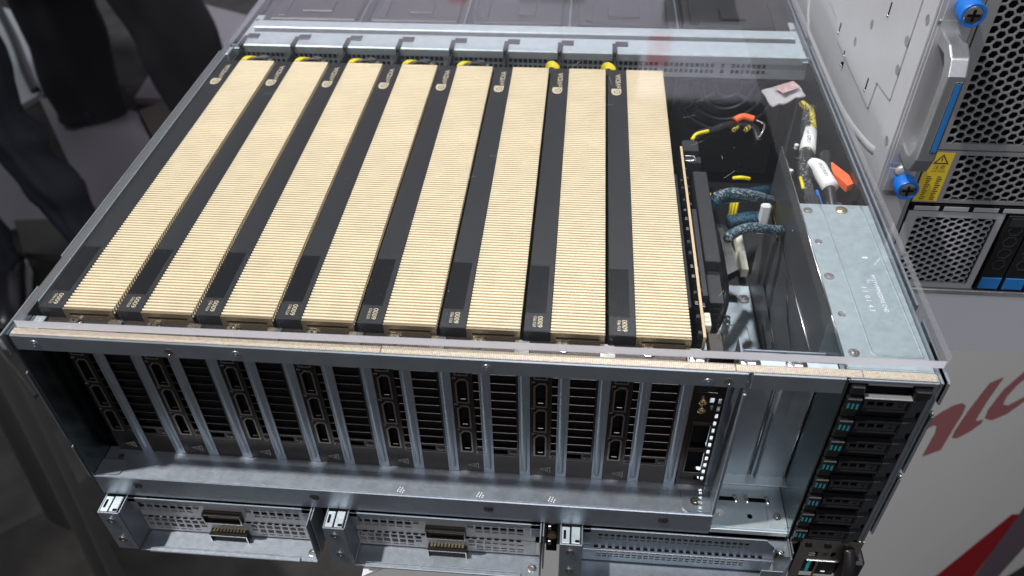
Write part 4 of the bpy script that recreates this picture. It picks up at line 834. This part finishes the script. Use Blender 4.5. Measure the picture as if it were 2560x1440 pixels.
# booth wall seen only as a reflection in the lid
bw = thing("booth_wall", (200, 4250, -1100), "pale lilac-grey booth wall with red banners, mirrored in the lid", "wall")
M().box(-2600, 600, 4200, 4260, -1100, 1890).box(600, 2600, 4190, 4250, -1100, 2180).build("panel", WALLM, bw)
M().box(-1750, -560, 4180, 4198, 1250, 1560).build("banner", BANR, bw); M().box(-500, -400, 4180, 4198, 1200, 1610).build("banner", BANR, bw); M().box(640, 760, 4180, 4198, 1760, 1960).build("banner", BANR, bw)
M().box(700, 1300, 4175, 4197, 1500, 1700).box(-100, 260, 4175, 4197, 1350, 1600).build("wall_shelf", PLAST2, bw)
M().box(1500, 1800, 4100, 4190, 900, 2000).build("post", PLAST, bw)

# ================================================================== people on the left
def person(name_label, base, face, hf, top, trous, shoe, sole, feet, coat_len=0, stride=0, wide=1.0, ov=None, slim=1.0):
    p = thing("person", base, name_label, "person")
    bx, by, bz = base; f = V(math.cos(face), math.sin(face), 0); s = V(f.y, -f.x, 0)
    def P(a_, b_, c_): return V(bx, by, bz) + f * a_ + s * b_ + Z * c_
    joints = {'pel': (P(0, 0, 950), .15), 'waist': (P(0, 0, 1080), .135), 'chest': (P(5, 0, 1300), .155), 'neckb': (P(0, 0, 1450), .07), 'neck': (P(10, 0, 1510), .055), 'head': (P(25, 0, 1600), .095), 'crown': (P(20, 0, 1690), .085)}
    for sd, nm in ((1, 'r'), (-1, 'l')):
        fo = feet[0] if sd > 0 else feet[1]
        joints['hip' + nm] = (P(0, sd * 95, 900), .095); joints['knee' + nm] = (P(fo[0] * .5 + 15, sd * 95 + fo[1] * .5, 490), .065)
        joints['ank' + nm] = (P(fo[0], sd * 95 + fo[1], 85), .042); joints['toe' + nm] = (P(fo[0] + 150, sd * 95 + fo[1], 40), .034)
        joints['sh' + nm] = (P(0, sd * 180, 1410), .062); joints['el' + nm] = (P(-20, sd * 235, 1120), .045); joints['wr' + nm] = (P(60, sd * 240, 890), .028)
        joints['ha' + nm] = (P(80, sd * 238, 830), .034)
        for q in range(5):
            joints['f%d%s' % (q, nm)] = (P(92 + (q - 2) * 16 + (16 if q == 4 else 0), sd * (238 - 4 * abs(q - 2)), 770 + (24 if q == 4 else abs(q - 1) * 5)), .0095)
            joints['g%d%s' % (q, nm)] = (P(86 + (q - 2) * 15, sd * 226, 738 + (30 if q == 4 else abs(q - 1) * 6)), .0085)
    for k_, v_ in (ov or {}).items(): joints[k_] = (V(*v_), joints[k_][1])
    ed = [('pel', 'waist'), ('waist', 'chest'), ('chest', 'neckb'), ('neckb', 'neck'), ('neck', 'head'), ('head', 'crown')]
    for nm in 'rl': ed += [('pel', 'hip' + nm), ('hip' + nm, 'knee' + nm), ('knee' + nm, 'ank' + nm), ('ank' + nm, 'toe' + nm), ('chest', 'sh' + nm), ('sh' + nm, 'el' + nm), ('el' + nm, 'wr' + nm), ('wr' + nm, 'ha' + nm)] + [e_ for q in range(5) for e_ in (('ha' + nm, 'f%d%s' % (q, nm)), ('f%d%s' % (q, nm), 'g%d%s' % (q, nm)))]
    ks = list(joints); me = bpy.data.meshes.new("body"); o0 = ORG[p.name]
    me.from_pydata([(joints[q_][0] - o0) * S for q_ in ks], [(ks.index(a_), ks.index(b_)) for a_, b_ in ed], []); me.materials.append(SKIN); me.materials.append(top); me.materials.append(trous)
    ob = bpy.data.objects.new("body", me); COL.objects.link(ob); ob.parent = p; ORG[ob.name] = o0
    sk = ob.modifiers.new("skin", 'SKIN'); sk.use_smooth_shade = True
    for i, q_ in enumerate(ks): me.skin_vertices[0].data[i].radius = ((joints[q_][1] * (.62 if q_[:3] in ('kne', 'ank', 'hip') else 1),) * 2)
    me.skin_vertices[0].data[0].use_root = True
    ob.modifiers.new("sub", 'SUBSURF').levels = 1; ob.modifiers["sub"].render_levels = 1
    bpy.context.view_layer.update(); dg = bpy.context.evaluated_depsgraph_get(); m2 = bpy.data.meshes.new_from_object(ob.evaluated_get(dg)); ob.modifiers.clear(); ob.data = m2
    m2.materials.clear(); [m2.materials.append(x_) for x_ in (SKIN, top, trous)]
    for f_ in m2.polygons:
        f_.use_smooth = True
        zz = f_.center.z + o0.z * S + 1.1
        f_.material_index = 2 if (.14 < zz < .95 and (f_.center.x ** 2 + f_.center.y ** 2) ** .5 < .2) or .14 < zz < .7 else (1 if .95 <= zz < 1.45 else 0)
    # trousers and upper garment follow the body
    for sd, nm in ((1, 'r'), (-1, 'l')):
        fo = feet[0] if sd > 0 else feet[1]; pa = [joints['hip' + nm][0] + Z * 40, joints['hip' + nm][0] - Z * 80, joints['knee' + nm][0], joints['knee' + nm][0] * .5 + joints['ank' + nm][0] * .5, joints['ank' + nm][0] - Z * (50 if wide > 1.2 else 10)]
        rr = [112, 108 * slim, 84 * wide * slim, 72 * wide * slim, 68 * wide * slim]; pp = smooth_path(pa, 10); n_ = len(pp)
        rs = [rr[min(int(i / 10), 3)] * (1 - (i % 10) / 10) + rr[min(int(i / 10) + 1, 4)] * ((i % 10) / 10) + (4 if wide < 1.2 else 0) * math.sin(i * 1.1) + 2 * math.sin(i * .5) for i in range(n_)]
        tl_ = M().tube(pp, 80, 40, 1, rs=rs); ax = lambda z_: min(pp, key=lambda c: abs(c.z - z_)); nv = []
        for q_ in tl_.v:
            v_ = Vector(q_); c_ = ax(v_.z); d_ = Vector((v_.x - c_.x, v_.y - c_.y, 0)); g_ = math.atan2(d_.y, d_.x)
            low = max(0, 1 - (v_.z + 1100) / 500); nz = noise.noise(Vector((v_.x / 90, v_.y / 90, v_.z / (55 if wide < 1.2 else 160))))
            k_ = 1 + .16 * low * math.sin(3 * g_ + 1.1) * (1 if wide > 1.2 else .3) + .07 * math.sin(6 * g_ + v_.z / 170) + (.30 if wide < 1.2 else .16) * nz
            nv.append((c_.x + d_.x * k_, c_.y + d_.y * k_, v_.z + 26 * low * math.sin(2 * g_ + sd)))
        tl_.v = nv; tl_.build("trouser_leg", trous, p, smooth=True)
        an = joints['ank' + nm][0]; sp_ = [an - f * 70 - Z * 40, an + f * 10 - Z * 25, an + f * 95 - Z * 38, an + f * 175 - Z * 52, an + f * 205 - Z * 60]
        so = M().tube(smooth_path(sp_, 4), 50, 14, .9, rs=[38 + 14 * math.sin(i / 16 * 3.0) for i in range(17)]).build("shoe", shoe, p, smooth=True)
        M().prism([(-85, -34), (-60, -42), (120, -46), (195, -38), (225, 0), (195, 38), (120, 44), (-60, 40), (-85, 30)], an - Z * 85, f, s, Z, 0, 26).build("sole", sole, so)
        M().tube(smooth_path([joints['sh' + nm][0] + Z * 10, joints['el' + nm][0], joints['wr' + nm][0] + Z * 20], 6), 60, 14, 1, rs=[78 - 2.6 * i for i in range(13)]).build("sleeve", top, p, smooth=True)
    ln = 1440 - 930 + coat_len
    pp = [P(0, 0, 1450 - ln * i / 12) for i in range(13)]; rs = [95, 165, 185, 180, 172, 162, 158, 165, 172, 178, 182, 188, 190]
    M().tube(pp, 150, 22, .72, rs=rs).build("upper_garment", top, p, smooth=True)
    hd_ = P(22, 0, 1610); M().lathe(hd_ + Z * 22 - f * 14, f, s, Z, [(60, -40), (98, -20), (104, 20), (92, 62), (60, 92), (10, 106)], 18).build("hair", HAIR, p, smooth=True)
    M().tube([hd_ + f * 86 + Z * 8, hd_ + f * 112 - Z * 18, hd_ + f * 92 - Z * 24], 12, 8, rs=[7, 14, 10]).build("nose", SKIN, p, smooth=True)
    for sd in (1, -1):
        M().lathe(hd_ + f * 82 + s * (sd * 32) + Z * 12, s, Z, f, [(14, 0), (10, 7), (3, 10)], 12).build("eye", WHITE, p, smooth=True)
        M().tube([hd_ + s * (sd * 94) + Z * 20, hd_ + s * (sd * 104), hd_ + s * (sd * 92) - Z * 24], 12, 8).build("ear", SKIN, p, smooth=True)
    M().tube([hd_ + f * 84 + s * 22 - Z * 46, hd_ + f * 92 - Z * 48, hd_ + f * 84 - s * 22 - Z * 46], 5, 8).build("mouth", BANR, p, smooth=True)
    return p
person("person in navy trousers and black shoes with white soles, at the left edge", (-1190, 1350, -1100), R(-65), 0, COAT, TROUN, LEATH, SOLE, ((0, -60), (0, 60)), slim=.74,
       ov={'ankl': (-845, 1160, -1015), 'toel': (-790, 1030, -1060), 'kneel': (-1050, 1276, -620), 'ankr': (-1150, 1170, -1015), 'toer': (-1080, 1060, -1060), 'kneer': (-1230, 1270, -620)})
person("person in loose black trousers and dark coat, standing at the top left", (-1130, 1960, -1100), R(100), 0, COAT, TROUB, LEATH, LEATH, ((0, -110), (0, 110)), coat_len=0, wide=1.45,
       ov={'ankl': (-1345, 2010, -1030), 'toel': (-1350, 2120, -1060), 'kneel': (-1300, 2000, -600), 'ankr': (-850, 1880, -1030), 'toer': (-880, 2000, -1060), 'kneer': (-950, 1910, -600)})
